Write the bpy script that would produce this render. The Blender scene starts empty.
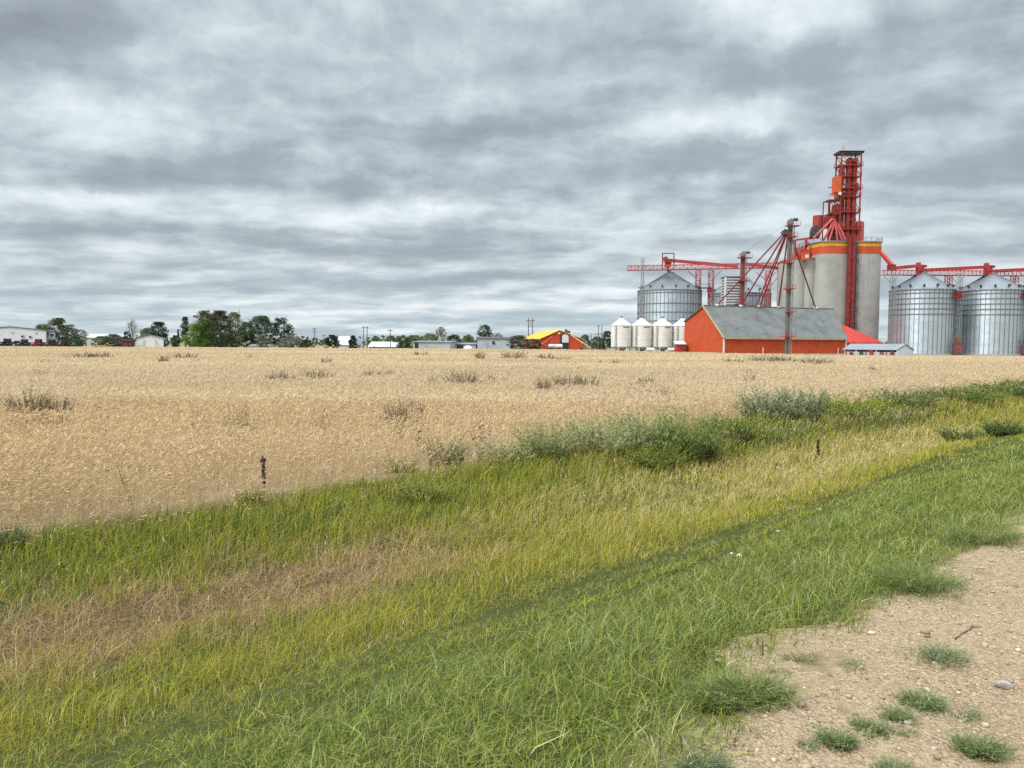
import bpy, math, random
import numpy as np
from mathutils import Vector, Matrix

rng = np.random.default_rng(11)
random.seed(11)
SC = bpy.context.scene
COL = SC.collection

# ------------------------------------------------------------------ camera
FPX, EYE = 740.0, 1.6
PITCH, ROLL = math.atan(40.5 / 740.0), 0.006
_f = Vector((0, math.cos(PITCH), -math.sin(PITCH)))
_u0 = Vector((0, math.sin(PITCH), math.cos(PITCH)))
_r0 = Vector((1, 0, 0))
CR = _r0 * math.cos(ROLL) + _u0 * math.sin(ROLL)
CU = _u0 * math.cos(ROLL) - _r0 * math.sin(ROLL)
cam_data = bpy.data.cameras.new("camera")
cam_data.sensor_width = 36.0
cam_data.lens = 36.0 * FPX / 1024.0
cam_data.clip_start = 0.05
cam_data.clip_end = 9000.0
cam = bpy.data.objects.new("camera", cam_data)
COL.objects.link(cam)
_m = Matrix((CR, CU, -_f)).transposed().to_4x4()
_m.translation = (0, 0, EYE)
cam.matrix_world = _m
SC.camera = cam

# ------------------------------------------------------------------ colour management / engine
SC.render.engine = 'CYCLES'
SC.view_settings.view_transform = 'Standard'
SC.view_settings.look = 'None'
SC.view_settings.gamma = 1.0
SC.view_settings.use_curve_mapping = False
SC.view_settings.exposure = 0.55
SC.cycles.use_denoising = False
SC.cycles.denoiser = 'OPENIMAGEDENOISE'
SC.cycles.max_bounces = 6
SC.cycles.diffuse_bounces = 3
SC.cycles.glossy_bounces = 3
SC.cycles.transmission_bounces = 3
SC.cycles.transparent_max_bounces = 4
SC.cycles.sample_clamp_indirect = 4.0

# ------------------------------------------------------------------ sky
SUN_EL, SUN_AZ = math.radians(48), math.radians(-125)   # azimuth from +Y towards +X
world = bpy.data.worlds.new("World")
SC.world = world
world.use_nodes = True
NT = world.node_tree
NT.nodes.clear()


class NB:
    """small helper for wiring math nodes"""
    def __init__(self, nt):
        self.nt = nt

    def n(self, typ, **kw):
        nd = self.nt.nodes.new(typ)
        for k, v in kw.items():
            setattr(nd, k, v)
        return nd

    def put(self, sock, v):
        if isinstance(v, bpy.types.NodeSocket):
            self.nt.links.new(v, sock)
        else:
            sock.default_value = v

    def m(self, op, a, b=0.0, c=0.0, clamp=False):
        nd = self.n('ShaderNodeMath', operation=op, use_clamp=clamp)
        self.put(nd.inputs[0], a)
        self.put(nd.inputs[1], b)
        self.put(nd.inputs[2], c)
        return nd.outputs[0]

    def comb(self, x, y, z):
        nd = self.n('ShaderNodeCombineXYZ')
        for i, v in enumerate((x, y, z)):
            self.put(nd.inputs[i], v)
        return nd.outputs[0]

    def noise(self, vec, scale, detail=4.0, rough=0.55, dist=0.0, dims='3D'):
        nd = self.n('ShaderNodeTexNoise', noise_dimensions=dims)
        if vec is not None:
            self.put(nd.inputs['Vector'], vec)
        nd.inputs['Scale'].default_value = scale
        nd.inputs['Detail'].default_value = detail
        nd.inputs['Roughness'].default_value = rough
        nd.inputs['Distortion'].default_value = dist
        return nd

    def smooth(self, v, a, b, lo=0.0, hi=1.0):
        nd = self.n('ShaderNodeMapRange', interpolation_type='SMOOTHSTEP')
        self.put(nd.inputs[0], v)
        for i, q in enumerate((a, b, lo, hi)):
            nd.inputs[1 + i].default_value = q
        return nd.outputs[0]

    def mixc(self, fac, a, b, blend='MIX'):
        nd = self.n('ShaderNodeMix', data_type='RGBA', blend_type=blend)
        self.put(nd.inputs[0], fac)
        self.put(nd.inputs[6], a if isinstance(a, bpy.types.NodeSocket) else (*a, 1))
        self.put(nd.inputs[7], b if isinstance(b, bpy.types.NodeSocket) else (*b, 1))
        return nd.outputs[2]

    def ramp(self, fac, stops, interp='LINEAR'):
        nd = self.n('ShaderNodeValToRGB')
        nd.color_ramp.interpolation = interp
        e = nd.color_ramp.elements
        while len(e) < len(stops):
            e.new(0.5)
        for i, (p, c) in enumerate(stops):
            e[i].position = p
            e[i].color = (*c, 1)
        self.put(nd.inputs[0], fac)
        return nd.outputs[0]


w = NB(NT)
sky = w.n('ShaderNodeTexSky', sky_type='NISHITA')
sky.sun_disc = False
sky.sun_elevation = SUN_EL
sky.sun_rotation = SUN_AZ
bg_sky = w.n('ShaderNodeBackground')
NT.links.new(sky.outputs[0], bg_sky.inputs[0])
bg_sky.inputs[1].default_value = 0.10
tc = w.n('ShaderNodeTexCoord')
sep = w.n('ShaderNodeSeparateXYZ')
NT.links.new(tc.outputs['Generated'], sep.inputs[0])
dx, dy, dz = sep.outputs
zp = w.m('MAXIMUM', dz, 0.0)
lump = w.noise(tc.outputs['Generated'], 15.0, 6.0, 0.56)
lsep = w.n('ShaderNodeSeparateColor')
NT.links.new(lump.outputs['Color'], lsep.inputs[0])
lz = w.m('MULTIPLY', w.m('SUBTRACT', lsep.outputs[0], 0.5), 0.042)
zl = w.m('MAXIMUM', w.m('ADD', zp, w.m('MULTIPLY', lz, w.smooth(dz, 0.06, 0.30, 0.10, 1.0))), 0.0)
zc = w.m('ADD', zl, 0.12)
P_cloud = w.comb(w.m('DIVIDE', dx, zc), w.m('DIVIDE', dy, zc), 0.0)


def vec(op, a, b=None, c=None, scale=None):
    nd = w.n('ShaderNodeVectorMath', operation=op)
    for i_, q_ in enumerate((a, b, c)):
        if q_ is not None:
            w.put(nd.inputs[i_], q_)
    if scale is not None:
        w.put(nd.inputs['Scale'], scale)
    return nd.outputs[0]


# slow warp of the cloud sheet, then billows on top of it
wn = w.noise(P_cloud, 1.1, 3.0, 0.5)
PW = vec('MULTIPLY_ADD', wn.outputs['Color'], (0.42, 0.42, 0.0), P_cloud)
PS = vec('MULTIPLY', vec('ADD', PW, (3.7, 8.1, 2.0)), (0.80, 1.0, 1.0))


def billow(x):
    return w.m('MULTIPLY', w.m('ABSOLUTE', w.m('SUBTRACT', x, 0.5)), 1.9)


fa = w.noise(PS, 0.95, 3.0, 0.5).outputs[0]
fb = w.noise(PS, 2.7, 7.0, 0.60)
fbs = w.n('ShaderNodeSeparateColor')
NT.links.new(fb.outputs['Color'], fbs.inputs[0])
f0 = w.m('ADD', w.m('MULTIPLY', fa, 0.55), w.m('ADD', w.m('MULTIPLY', fbs.outputs[0], 0.42), w.m('MULTIPLY', billow(fbs.outputs[1]), 0.18)))
f1 = w.noise(vec('ADD', PS, (-0.06, -0.24, 0.0)), 0.95, 4.0, 0.52).outputs[0]
edge = w.m('SUBTRACT', w.noise(PS, 0.95, 4.0, 0.52).outputs[0], f1)
az = w.m('ARCTAN2', dx, dy)
wsep = w.n('ShaderNodeSeparateColor')
NT.links.new(wn.outputs['Color'], wsep.inputs[0])
azw = w.m('ADD', az, w.m('MULTIPLY', w.m('SUBTRACT', wsep.outputs[0], 0.5), 0.30))
elw = w.m('ADD', zl, w.m('MULTIPLY', w.m('SUBTRACT', wsep.outputs[1], 0.5), 0.08))


def sky_dir(px, py):
    d = (_f + CR * ((px - 512) / FPX) + CU * ((384 - py) / FPX)).normalized()
    return math.atan2(d.x, d.y), d.z


# large thick (+) and thin (-) places in the overcast: px, py of the photo, half widths in px, amount
MASSES = [
    (90, 55, 110, 24, .09), (240, 38, 75, 20, -.09), (130, 80, 40, 10, .05), (60, 105, 150, 18, -.09), (250, 140, 160, 20, .07),
    (340, 100, 90, 26, -.06), (560, 35, 150, 24, .07), (400, 20, 60, 20, -.05), (860, 55, 220, 32, .12), (730, 112, 80, 14, -.11),
    (620, 110, 120, 26, -.03), (960, 125, 90, 16, -.07), (160, 165, 200, 12, .10), (140, 190, 190, 12, -.11), (300, 205, 260, 9, -.07),
    (580, 175, 180, 20, .08), (150, 236, 230, 9, .07), (440, 260, 230, 9, -.08), (840, 200, 120, 16, -.05), (330, 225, 150, 8, .05),
    (600, 235, 150, 12, .04), (960, 215, 110, 16, .04), (600, 148, 190, 10, -.05), (930, 160, 120, 12, .05), (700, 20, 100, 16, -.03),
]
tot = 0.0
for (mx, my, sx, sy, amt) in MASSES:
    a0, e0 = sky_dir(mx, my)
    qa = w.m('MULTIPLY', w.m('SUBTRACT', azw, a0), FPX / sx)
    qe = w.m('MULTIPLY', w.m('SUBTRACT', elw, e0), FPX / sy)
    r2 = w.m('ADD', w.m('MULTIPLY', qa, qa), w.m('MULTIPLY', qe, qe))
    g = w.m('MULTIPLY', w.m('EXPONENT', w.m('MULTIPLY', r2, -0.7)), amt * 0.9)
    tot = w.m('ADD', tot, g)
thick = w.m('ADD', w.m('ADD', f0, tot), w.m('MULTIPLY', edge, 0.52))
thick = w.m('ADD', thick, w.m('MULTIPLY', w.m('SUBTRACT', lsep.outputs[1], 0.5), w.smooth(dz, 0.02, 0.2, 0.12, 0.34)))
cloud = w.ramp(thick, [(0.28, (0.615, 0.668, 0.700)), (0.405, (0.475, 0.528, 0.562)), (0.495, (0.372, 0.415, 0.448)), (0.60, (0.275, 0.310, 0.343)), (0.80, (0.20, 0.228, 0.256))], 'LINEAR')
# towards the horizon: thinner, paler, cooler layers
low = w.ramp(thick, [(0.36, (0.620, 0.651, 0.655)), (0.46, (0.465, 0.529, 0.559)), (0.55, (0.364, 0.435, 0.479)), (0.64, (0.326, 0.392, 0.439))])
hz = w.smooth(dz, 0.0, 0.13, 0.95, 0.0)
cl2 = w.mixc(hz, cloud, low)
zen = w.smooth(dz, 0.44, 0.92, 1.0, 5.2)  # out-of-frame zenith raised beyond natural overcast, to light the ground more
# glow around the veiled sun behind the camera, strengthened to add light
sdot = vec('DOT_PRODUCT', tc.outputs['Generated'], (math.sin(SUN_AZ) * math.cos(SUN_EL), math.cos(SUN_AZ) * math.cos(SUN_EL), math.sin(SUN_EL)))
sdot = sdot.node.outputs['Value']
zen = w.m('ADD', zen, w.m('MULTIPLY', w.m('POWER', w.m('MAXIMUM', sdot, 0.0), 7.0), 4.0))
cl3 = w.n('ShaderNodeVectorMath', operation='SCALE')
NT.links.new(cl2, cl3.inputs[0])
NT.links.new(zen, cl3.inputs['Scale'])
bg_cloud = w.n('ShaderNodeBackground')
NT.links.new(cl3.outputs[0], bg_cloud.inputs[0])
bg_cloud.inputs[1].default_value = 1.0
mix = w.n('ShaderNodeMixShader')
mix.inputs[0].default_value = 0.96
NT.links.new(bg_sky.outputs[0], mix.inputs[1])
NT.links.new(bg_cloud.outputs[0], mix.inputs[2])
world.cycles.sampling_method = 'MANUAL'
world.cycles.sample_map_resolution = 256
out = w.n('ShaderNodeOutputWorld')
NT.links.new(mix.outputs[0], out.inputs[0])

sun = bpy.data.lights.new("sun", 'SUN')
sun.energy = 1.5
sun.angle = math.radians(16)
sun.color = (1.0, 0.95, 0.88)
so = bpy.data.objects.new("sun", sun)
COL.objects.link(so)
sd = Vector((math.sin(SUN_AZ) * math.cos(SUN_EL), math.cos(SUN_AZ) * math.cos(SUN_EL), math.sin(SUN_EL)))
so.rotation_euler = sd.to_track_quat('Z', 'Y').to_euler()
so.location = (0, 0, 60)

# ------------------------------------------------------------------ projection helpers
GZ = -0.9                      # level of the field and the yard
UD = np.array([0.719, 0.695])  # direction of the road
ND = np.array([-0.695, 0.719])  # from the road towards the field


def P(px, py, Y):
    d = _f + CR * ((px - 512) / FPX) + CU * ((384 - py) / FPX)
    return Vector((0, 0, EYE)) + d * (Y / d.y)


def X_at(px, Y, z=GZ):
    k, Z = (px - 512) / FPX, z - EYE
    return (k * (_f.y * Y + _f.z * Z) - CR.y * Y - CR.z * Z) / CR.x


def G(px, Y, z=GZ):
    return Vector((X_at(px, Y, z), Y, z))


def project(x, y, z):
    Z = z - EYE
    dep = _f.y * y + _f.z * Z
    dep = np.where(np.abs(dep) < 1e-6, 1e-6, dep)
    return (512 + FPX * (CR.x * x + CR.y * y + CR.z * Z) / dep, 384 - FPX * (CU.x * x + CU.y * y + CU.z * Z) / dep, dep)


def s_of(x, y):
    return ND[0] * x + ND[1] * y


def u_of(x, y):
    return UD[0] * x + UD[1] * y


def vnoise(x, y, seed=0):
    """value noise 0..1"""
    xi, yi = np.floor(x).astype(np.int64), np.floor(y).astype(np.int64)
    fx, fy = x - xi, y - yi
    fx, fy = fx * fx * (3 - 2 * fx), fy * fy * (3 - 2 * fy)

    def h(a, b):
        n = (a * 374761393 + b * 668265263 + seed * 2147483) & 0x7fffffff
        n = ((n ^ (n >> 13)) * 1274126177) & 0x7fffffff
        return ((n ^ (n >> 16)) & 0xffff) / 65535.0
    return (h(xi, yi) * (1 - fx) + h(xi + 1, yi) * fx) * (1 - fy) + (h(xi, yi + 1) * (1 - fx) + h(xi + 1, yi + 1) * fx) * fy


def fbm(x, y, seed=0, octv=3):
    t, a, sc = 0, 0.5, 1.0
    for i in range(octv):
        t = t + a * vnoise(x * sc, y * sc, seed + i * 17)
        a, sc = a * 0.5, sc * 2.03
    return t / (1 - 0.5 ** octv)


_S = [-4000, -60, -9, -7, -2.5, 1.5, 2.1, 3.4, 4.9, 6.3, 7.6, 9.2, 10.4, 11.4, 12.5, 4000]
_Z = [-1.0, -1.0, -.9, -.04, .05, -.03, -.10, -.46, -.86, -1.18, -1.32, -1.2, -1.0, -.9, -.9, -.9]


def terrain(x, y):
    x, y = np.asarray(x, float), np.asarray(y, float)
    s = s_of(x, y)
    z = np.interp(s, _S, _Z)
    near = np.clip(1 - np.hypot(x, y) / 120, 0, 1)
    ditch = np.clip((s - 2) / 3, 0, 1) * np.clip((13 - s) / 2, 0, 1)
    z = z + near * ditch * (fbm(x * .45, y * .45, 3) - .5) * .22
    road = np.clip((2.2 - s) / .6, 0, 1)
    z = z + near * road * ((fbm(x * 1.3, y * 1.3, 5) - .5) * .06 + (fbm(x * 5, y * 5, 9) - .5) * .03 - .028 * np.exp(-((s + .35 + .2 * np.sin(u_of(x, y) * .3)) / .22) ** 2))
    return z


def field_edge(px):
    return np.interp(px, [-400, 0, 560, 640, 760, 1024, 1400], [242, 236, 246, 195, 152, 126, 112])


# ------------------------------------------------------------------ mesh helpers
class MB:
    def __init__(self):
        self.v, self.f = [], []

    def add(self, vs, fs):
        o = len(self.v)
        self.v += [tuple(p) for p in vs]
        self.f += [tuple(i + o for i in q) for q in fs]
        return self

    def box(self, c, size, rot=0.0):
        x, y, z = size[0] / 2, size[1] / 2, size[2] / 2
        ca, sa = math.cos(rot), math.sin(rot)
        vs = []
        for sz in (-z, z):
            for (a, b) in ((-x, -y), (x, -y), (x, y), (-x, y)):
                vs.append((c[0] + a * ca - b * sa, c[1] + a * sa + b * ca, c[2] + sz))
        return self.add(vs, [(3, 2, 1, 0), (4, 5, 6, 7), (0, 1, 5, 4), (1, 2, 6, 5), (2, 3, 7, 6), (3, 0, 4, 7)])

    def beam(self, a, b, wd, ht=None, up=(0, 0, 1)):
        """rectangular bar from a to b"""
        a, b = Vector(a), Vector(b)
        ht = wd if ht is None else ht
        d = (b - a).normalized()
        u = Vector(up)
        if abs(d.dot(u)) > .98:
            u = Vector((0, 1, 0))
        sdir = d.cross(u).normalized()
        u = sdir.cross(d)
        vs = []
        for p in (a, b):
            for (i, j) in ((-1, -1), (1, -1), (1, 1), (-1, 1)):
                vs.append(p + sdir * (i * wd / 2) + u * (j * ht / 2))
        return self.add(vs, [(0, 1, 2, 3), (7, 6, 5, 4), (0, 4, 5, 1), (1, 5, 6, 2), (2, 6, 7, 3), (3, 7, 4, 0)])

    def tube(self, a, b, r, r2=None, n=8, caps=True):
        a, b = Vector(a), Vector(b)
        r2 = r if r2 is None else r2
        d = (b - a).normalized()
        u = Vector((0, 0, 1)) if abs(d.z) < .95 else Vector((1, 0, 0))
        s1 = d.cross(u).normalized()
        s2 = d.cross(s1)
        vs = []
        for p, rr in ((a, r), (b, r2)):
            for i in range(n):
                t = 2 * math.pi * i / n
                vs.append(p + s1 * (rr * math.cos(t)) + s2 * (rr * math.sin(t)))
        fs = [(i, (i + 1) % n, n + (i + 1) % n, n + i) for i in range(n)]
        if caps:
            fs += [tuple(range(n - 1, -1, -1)), tuple(range(n, 2 * n))]
        return self.add(vs, fs)

    def lathe(self, c, prof, n=32, cap_top=False, cap_bot=False):
        """prof: (radius, z) from bottom to top about the vertical through c"""
        vs, fs = [], []
        for (r, z) in prof:
            for i in range(n):
                t = 2 * math.pi * i / n
                vs.append((c[0] + r * math.cos(t), c[1] + r * math.sin(t), c[2] + z))
        for k in range(len(prof) - 1):
            for i in range(n):
                j = (i + 1) % n
                fs.append((k * n + i, k * n + j, (k + 1) * n + j, (k + 1) * n + i))
        if cap_bot:
            fs.append(tuple(range(n - 1, -1, -1)))
        if cap_top:
            o = (len(prof) - 1) * n
            fs.append(tuple(range(o, o + n)))
        return self.add(vs, fs)

    def prism(self, pts, z0, z1):
        """vertical extrusion of a plan outline (counter-clockwise)"""
        n = len(pts)
        vs = [(p[0], p[1], z0) for p in pts] + [(p[0], p[1], z1) for p in pts]
        fs = [(i, (i + 1) % n, n + (i + 1) % n, n + i) for i in range(n)]
        fs += [tuple(range(n - 1, -1, -1)), tuple(range(n, 2 * n))]
        return self.add(vs, fs)

    def poly(self, pts):
        return self.add(pts, [tuple(range(len(pts)))])

    def slab(self, pts, t):
        """a flat polygon given thickness t along its normal (downwards side)"""
        pts = [Vector(p) for p in pts]
        nrm = (pts[1] - pts[0]).cross(pts[2] - pts[0]).normalized()
        n = len(pts)
        vs = pts + [p - nrm * t for p in pts]
        fs = [tuple(range(n)), tuple(range(2 * n - 1, n - 1, -1))]
        fs += [(i, n + i, n + (i + 1) % n, (i + 1) % n) for i in range(n)]
        return self.add(vs, fs)


def root_loc(o):
    while o.parent is not None:
        o = o.parent
    return o.location


def obj(name, mb, mat, parent=None, smooth=False, label=None):
    me = bpy.data.meshes.new(name)
    off = Vector(root_loc(parent)) if parent is not None else Vector((0, 0, 0))
    me.from_pydata([(p[0] - off.x, p[1] - off.y, p[2] - off.z) for p in mb.v], [], mb.f)
    me.materials.append(mat)
    if smooth:
        for p in me.polygons:
            p.use_smooth = True
        try:
            me.set_sharp_from_angle(angle=math.radians(35))
        except Exception:
            pass
    me.update()
    o = bpy.data.objects.new(name, me)
    COL.objects.link(o)
    if parent is not None:
        o.parent = parent
    if label:
        o['label'] = label
    return o


def tag(o, label, cat, group=None, kind=None):
    o['label'] = label
    o['category'] = cat
    if group:
        o['group'] = group
    if kind:
        o['kind'] = kind
    return o


def thing(name, label, cat, loc, group=None):
    o = bpy.data.objects.new(name, None)
    o.empty_display_size = 0.2
    o.location = loc
    COL.objects.link(o)
    return tag(o, label, cat, group)


def copy_tree(o, parent=None):
    c = o.copy()
    COL.objects.link(c)
    if parent is not None:
        c.parent = parent
    for ch in list(o.children):
        copy_tree(ch, c)
    return c


def fast_mesh(name, V, T, Cv=None, mat=None, parent=None, link=True):
    """triangle mesh from arrays; Cv: colour per vertex"""
    me = bpy.data.meshes.new(name)
    V = np.asarray(V, np.float32)
    if parent is not None:
        V = V - np.array(root_loc(parent), np.float32)
    T = np.asarray(T, np.int32)
    me.vertices.add(len(V))
    me.vertices.foreach_set('co', V.ravel())
    me.loops.add(T.size)
    me.loops.foreach_set('vertex_index', T.ravel())
    me.polygons.add(len(T))
    me.polygons.foreach_set('loop_start', np.arange(0, T.size, 3, dtype=np.int32))
    try:
        me.polygons.foreach_set('loop_total', np.full(len(T), 3, np.int32))
    except Exception:
        pass
    me.update(calc_edges=True)
    if Cv is not None:
        at = me.color_attributes.new('Col', 'FLOAT_COLOR', 'POINT')
        c4 = np.ones((len(V), 4), np.float32)
        c4[:, :3] = Cv
        at.data.foreach_set('color', c4.ravel())
    if mat is not None:
        me.materials.append(mat)
    o = bpy.data.objects.new(name, me)
    COL.objects.link(o)
    if parent is not None:
        o.parent = parent
    return o


def blades(base, h, wd, lean, col, tip=None, curve=0.35, face=None):
    """grass blades: base (N,3), h, wd (N), lean (N,2) horizontal travel of the tip, colours (N,3). -> V, T, C"""
    N = len(base)
    if face is None:
        face = rng.uniform(0, 2 * np.pi, N)
    sx, sy = np.cos(face) * wd / 2, np.sin(face) * wd / 2
    V = np.zeros((N, 5, 3))
    mid = base.copy()
    mid[:, 2] += h * .55
    mid[:, :2] += lean * (.55 * curve)
    top = base.copy()
    top[:, 2] += h
    top[:, :2] += lean
    for k, (p, f) in enumerate(((base, -1), (base, 1), (mid, -.85), (mid, .85), (top, 0))):
        V[:, k] = p
        V[:, k, 0] += sx * f
        V[:, k, 1] += sy * f
    T = (np.arange(N)[:, None, None] * 5 + np.array([[0, 1, 2], [1, 3, 2], [2, 3, 4]])[None]).reshape(-1, 3)
    tip = col if tip is None else tip
    C = np.stack([col, col, col, col, tip], 1).reshape(-1, 3)
    return V.reshape(-1, 3), T, C


def merge(*sets):
    Vs, Ts, Cs, o = [], [], [], 0
    for (V, T, C) in sets:
        Vs.append(V)
        Ts.append(T + o)
        Cs.append(C)
        o += len(V)
    return np.concatenate(Vs), np.concatenate(Ts), np.concatenate(Cs)


def quads_cloud(cent, size, col, flat=0.0):
    """randomly turned leaf faces: two triangles each"""
    N = len(cent)
    a = rng.normal(size=(N, 3))
    a /= np.linalg.norm(a, axis=1)[:, None]
    b = rng.normal(size=(N, 3))
    b -= a * (a * b).sum(1)[:, None]
    b /= np.linalg.norm(b, axis=1)[:, None]
    sz = np.broadcast_to(size, (N,))[:, None] * .5
    V = np.stack([cent - a * sz, cent - b * sz * .6, cent + a * sz, cent + b * sz * .6], 1)
    T = (np.arange(N)[:, None, None] * 4 + np.array([[0, 1, 2], [0, 2, 3]])[None]).reshape(-1, 3)
    return V.reshape(-1, 3), T, np.repeat(col, 4, 0)


# ------------------------------------------------------------------ materials
def mat(name, col, rough=.75, metal=0.0, var=.18, vscale=.6, bump=0.0, bscale=8.0, spec=.4, streak=0.0, dark=None):
    col = tuple(c * .80 for c in col)
    m = bpy.data.materials.new(name)
    m.use_nodes = True
    nt = m.node_tree
    b = NB(nt)
    pr = nt.nodes['Principled BSDF']
    pr.inputs['Roughness'].default_value = rough
    pr.inputs['Metallic'].default_value = metal
    pr.inputs['Specular IOR Level'].default_value = spec
    tcn = b.n('ShaderNodeTexCoord').outputs['Object']
    nz = b.noise(tcn, vscale, 6.0, .6).outputs[0]
    dk = dark or tuple(c * (1 - 2.2 * var) for c in col)
    lt = tuple(min(1, c * (1 + var)) for c in col)
    c = b.ramp(nz, [(.3, dk), (.5, col), (.72, lt)])
    if streak:
        sv = b.n('ShaderNodeMapping')
        sv.inputs['Scale'].default_value = (1.2, 1.2, .045)
        b.put(sv.inputs[0], tcn)
        sn = b.noise(sv.outputs[0], 1.0, 5.0, .6).outputs[0]
        c = b.mixc(b.smooth(sn, .48, .75, 0, streak), c, tuple(q * .55 for q in col))
    b.put(pr.inputs['Base Color'], c)
    b.put(pr.inputs['Roughness'], b.smooth(nz, .2, .8, min(1, rough + .1), max(.05, rough - .1)))
    if bump:
        bn = b.noise(tcn, bscale, 5.0, .6).outputs[0]
        bp = b.n('ShaderNodeBump')
        bp.inputs['Strength'].default_value = bump
        bp.inputs['Distance'].default_value = .05
        b.put(bp.inputs['Height'], bn)
        b.put(pr.inputs['Normal'], bp.outputs[0])
    return m


def ribbed(name, col, per_m, axis='X', rough=.5, metal=0.0, depth=.02, var=.12, vscale=.3, streak=.12, rot=0.0):
    """sheet metal with ribs along an axis of the thing"""
    m = mat(name, col, rough, metal, var, vscale, streak=streak)
    b = NB(m.node_tree)
    pr = m.node_tree.nodes['Principled BSDF']
    t = b.n('ShaderNodeTexCoord').outputs['Object']
    mp = b.n('ShaderNodeMapping')
    mp.inputs['Rotation'].default_value = (0, 0, rot)
    b.put(mp.inputs[0], t)
    sp = b.n('ShaderNodeSeparateXYZ')
    b.put(sp.inputs[0], mp.outputs[0])
    sn = b.m('SINE', b.m('MULTIPLY', sp.outputs['XYZ'.index(axis)], 2 * math.pi * per_m))
    bp = b.n('ShaderNodeBump')
    bp.inputs['Strength'].default_value = .8
    bp.inputs['Distance'].default_value = depth
    b.put(bp.inputs['Height'], sn)
    b.put(pr.inputs['Normal'], bp.outputs[0])
    return m


def leafmat(name, trans=.25, rough=.75, spec=.06):
    m = bpy.data.materials.new(name)
    m.use_nodes = True
    nt = m.node_tree
    b = NB(nt)
    pr = nt.nodes['Principled BSDF']
    at = b.n('ShaderNodeAttribute', attribute_name='Col').outputs['Color']
    b.put(pr.inputs['Base Color'], at)
    pr.inputs['Roughness'].default_value = rough
    pr.inputs['Specular IOR Level'].default_value = spec
    tr = b.n('ShaderNodeBsdfTranslucent')
    b.put(tr.inputs[0], at)
    mx = b.n('ShaderNodeMixShader')
    mx.inputs[0].default_value = trans
    b.put(mx.inputs[1], pr.outputs[0])
    b.put(mx.inputs[2], tr.outputs[0])
    b.put(nt.nodes['Material Output'].inputs[0], mx.outputs[0])
    return m


M = {}
M['grass'] = leafmat('grass_blades', .30)
M['straw'] = leafmat('ripe_straw', .35, .6)
M['leaf'] = leafmat('foliage', .3)
M['bark'] = mat('bark', (.11, .09, .07), .9, var=.3, vscale=3)
M['concrete'] = None
M['galv'] = None

# ================================================================== GROUND
def ground_mat():
    m = bpy.data.materials.new('soil_and_field')
    m.use_nodes = True
    nt = m.node_tree
    b = NB(nt)
    pr = nt.nodes['Principled BSDF']
    pr.inputs['Roughness'].default_value = .95
    pr.inputs['Specular IOR Level'].default_value = .02
    pos = b.n('ShaderNodeNewGeometry').outputs['Position']
    dt = b.n('ShaderNodeVectorMath', operation='DOT_PRODUCT')
    b.put(dt.inputs[0], pos)
    dt.inputs[1].default_value = (ND[0], ND[1], 0)
    s = dt.outputs['Value']
    n1 = b.noise(pos, .9, 5, .6).outputs[0]
    n2 = b.noise(pos, 14, 6, .65).outputs[0]
    n3 = b.noise(pos, .02, 4, .6).outputs[0]
    sw = b.m('ADD', s, b.m('MULTIPLY', b.m('SUBTRACT', n1, .5), .8))
    verge = b.ramp(n2, [(.3, (.030, .036, .012)), (.6, (.055, .065, .02)), (.8, (.09, .085, .035))])
    straw = b.ramp(n2, [(.25, (.20, .145, .085)), (.5, (.30, .225, .14)), (.75, (.40, .31, .195))])
    far = b.ramp(n3, [(.35, (.10, .11, .04)), (.5, (.25, .2, .10)), (.65, (.12, .14, .045))])
    yard = b.ramp(n1, [(.3, (.17, .14, .085)), (.55, (.26, .22, .15)), (.75, (.15, .16, .06))])
    dist = b.n('ShaderNodeVectorMath', operation='LENGTH')
    b.put(dist.inputs[0], pos)
    dv = dist.outputs['Value']
    soil = b.ramp(n2, [(.3, (.16, .12, .07)), (.6, (.27, .205, .125)), (.8, (.36, .29, .19))])
    verge = b.mixc(b.smooth(sw, 1.55, 1.95), soil, verge)
    du = b.n('ShaderNodeVectorMath', operation='DOT_PRODUCT')
    b.put(du.inputs[0], pos)
    du.inputs[1].default_value = (UD[0], UD[1], 0)
    thatch = b.ramp(n2, [(.3, (.045, .035, .018)), (.55, (.095, .065, .038)), (.8, (.17, .115, .07))])
    inpatch = b.m('MULTIPLY', b.m('MULTIPLY', b.smooth(sw, 6.6, 7.6), b.smooth(sw, 8.3, 9.2, 1, 0)), b.smooth(du.outputs['Value'], 5.2, 7.2, 1, 0))
    verge = b.mixc(inpatch, verge, thatch)
    c = b.mixc(b.smooth(sw, 11.0, 11.8), verge, straw)
    c = b.mixc(b.smooth(dv, 246, 252), c, yard)
    c = b.mixc(b.smooth(dv, 420, 520), c, far)
    b.put(pr.inputs['Base Color'], c)
    bp = b.n('ShaderNodeBump')
    bp.inputs['Strength'].default_value = .6
    bp.inputs['Distance'].default_value = .04
    b.put(bp.inputs['Height'], n2)
    b.put(pr.inputs['Normal'], bp.outputs[0])
    return m


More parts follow.
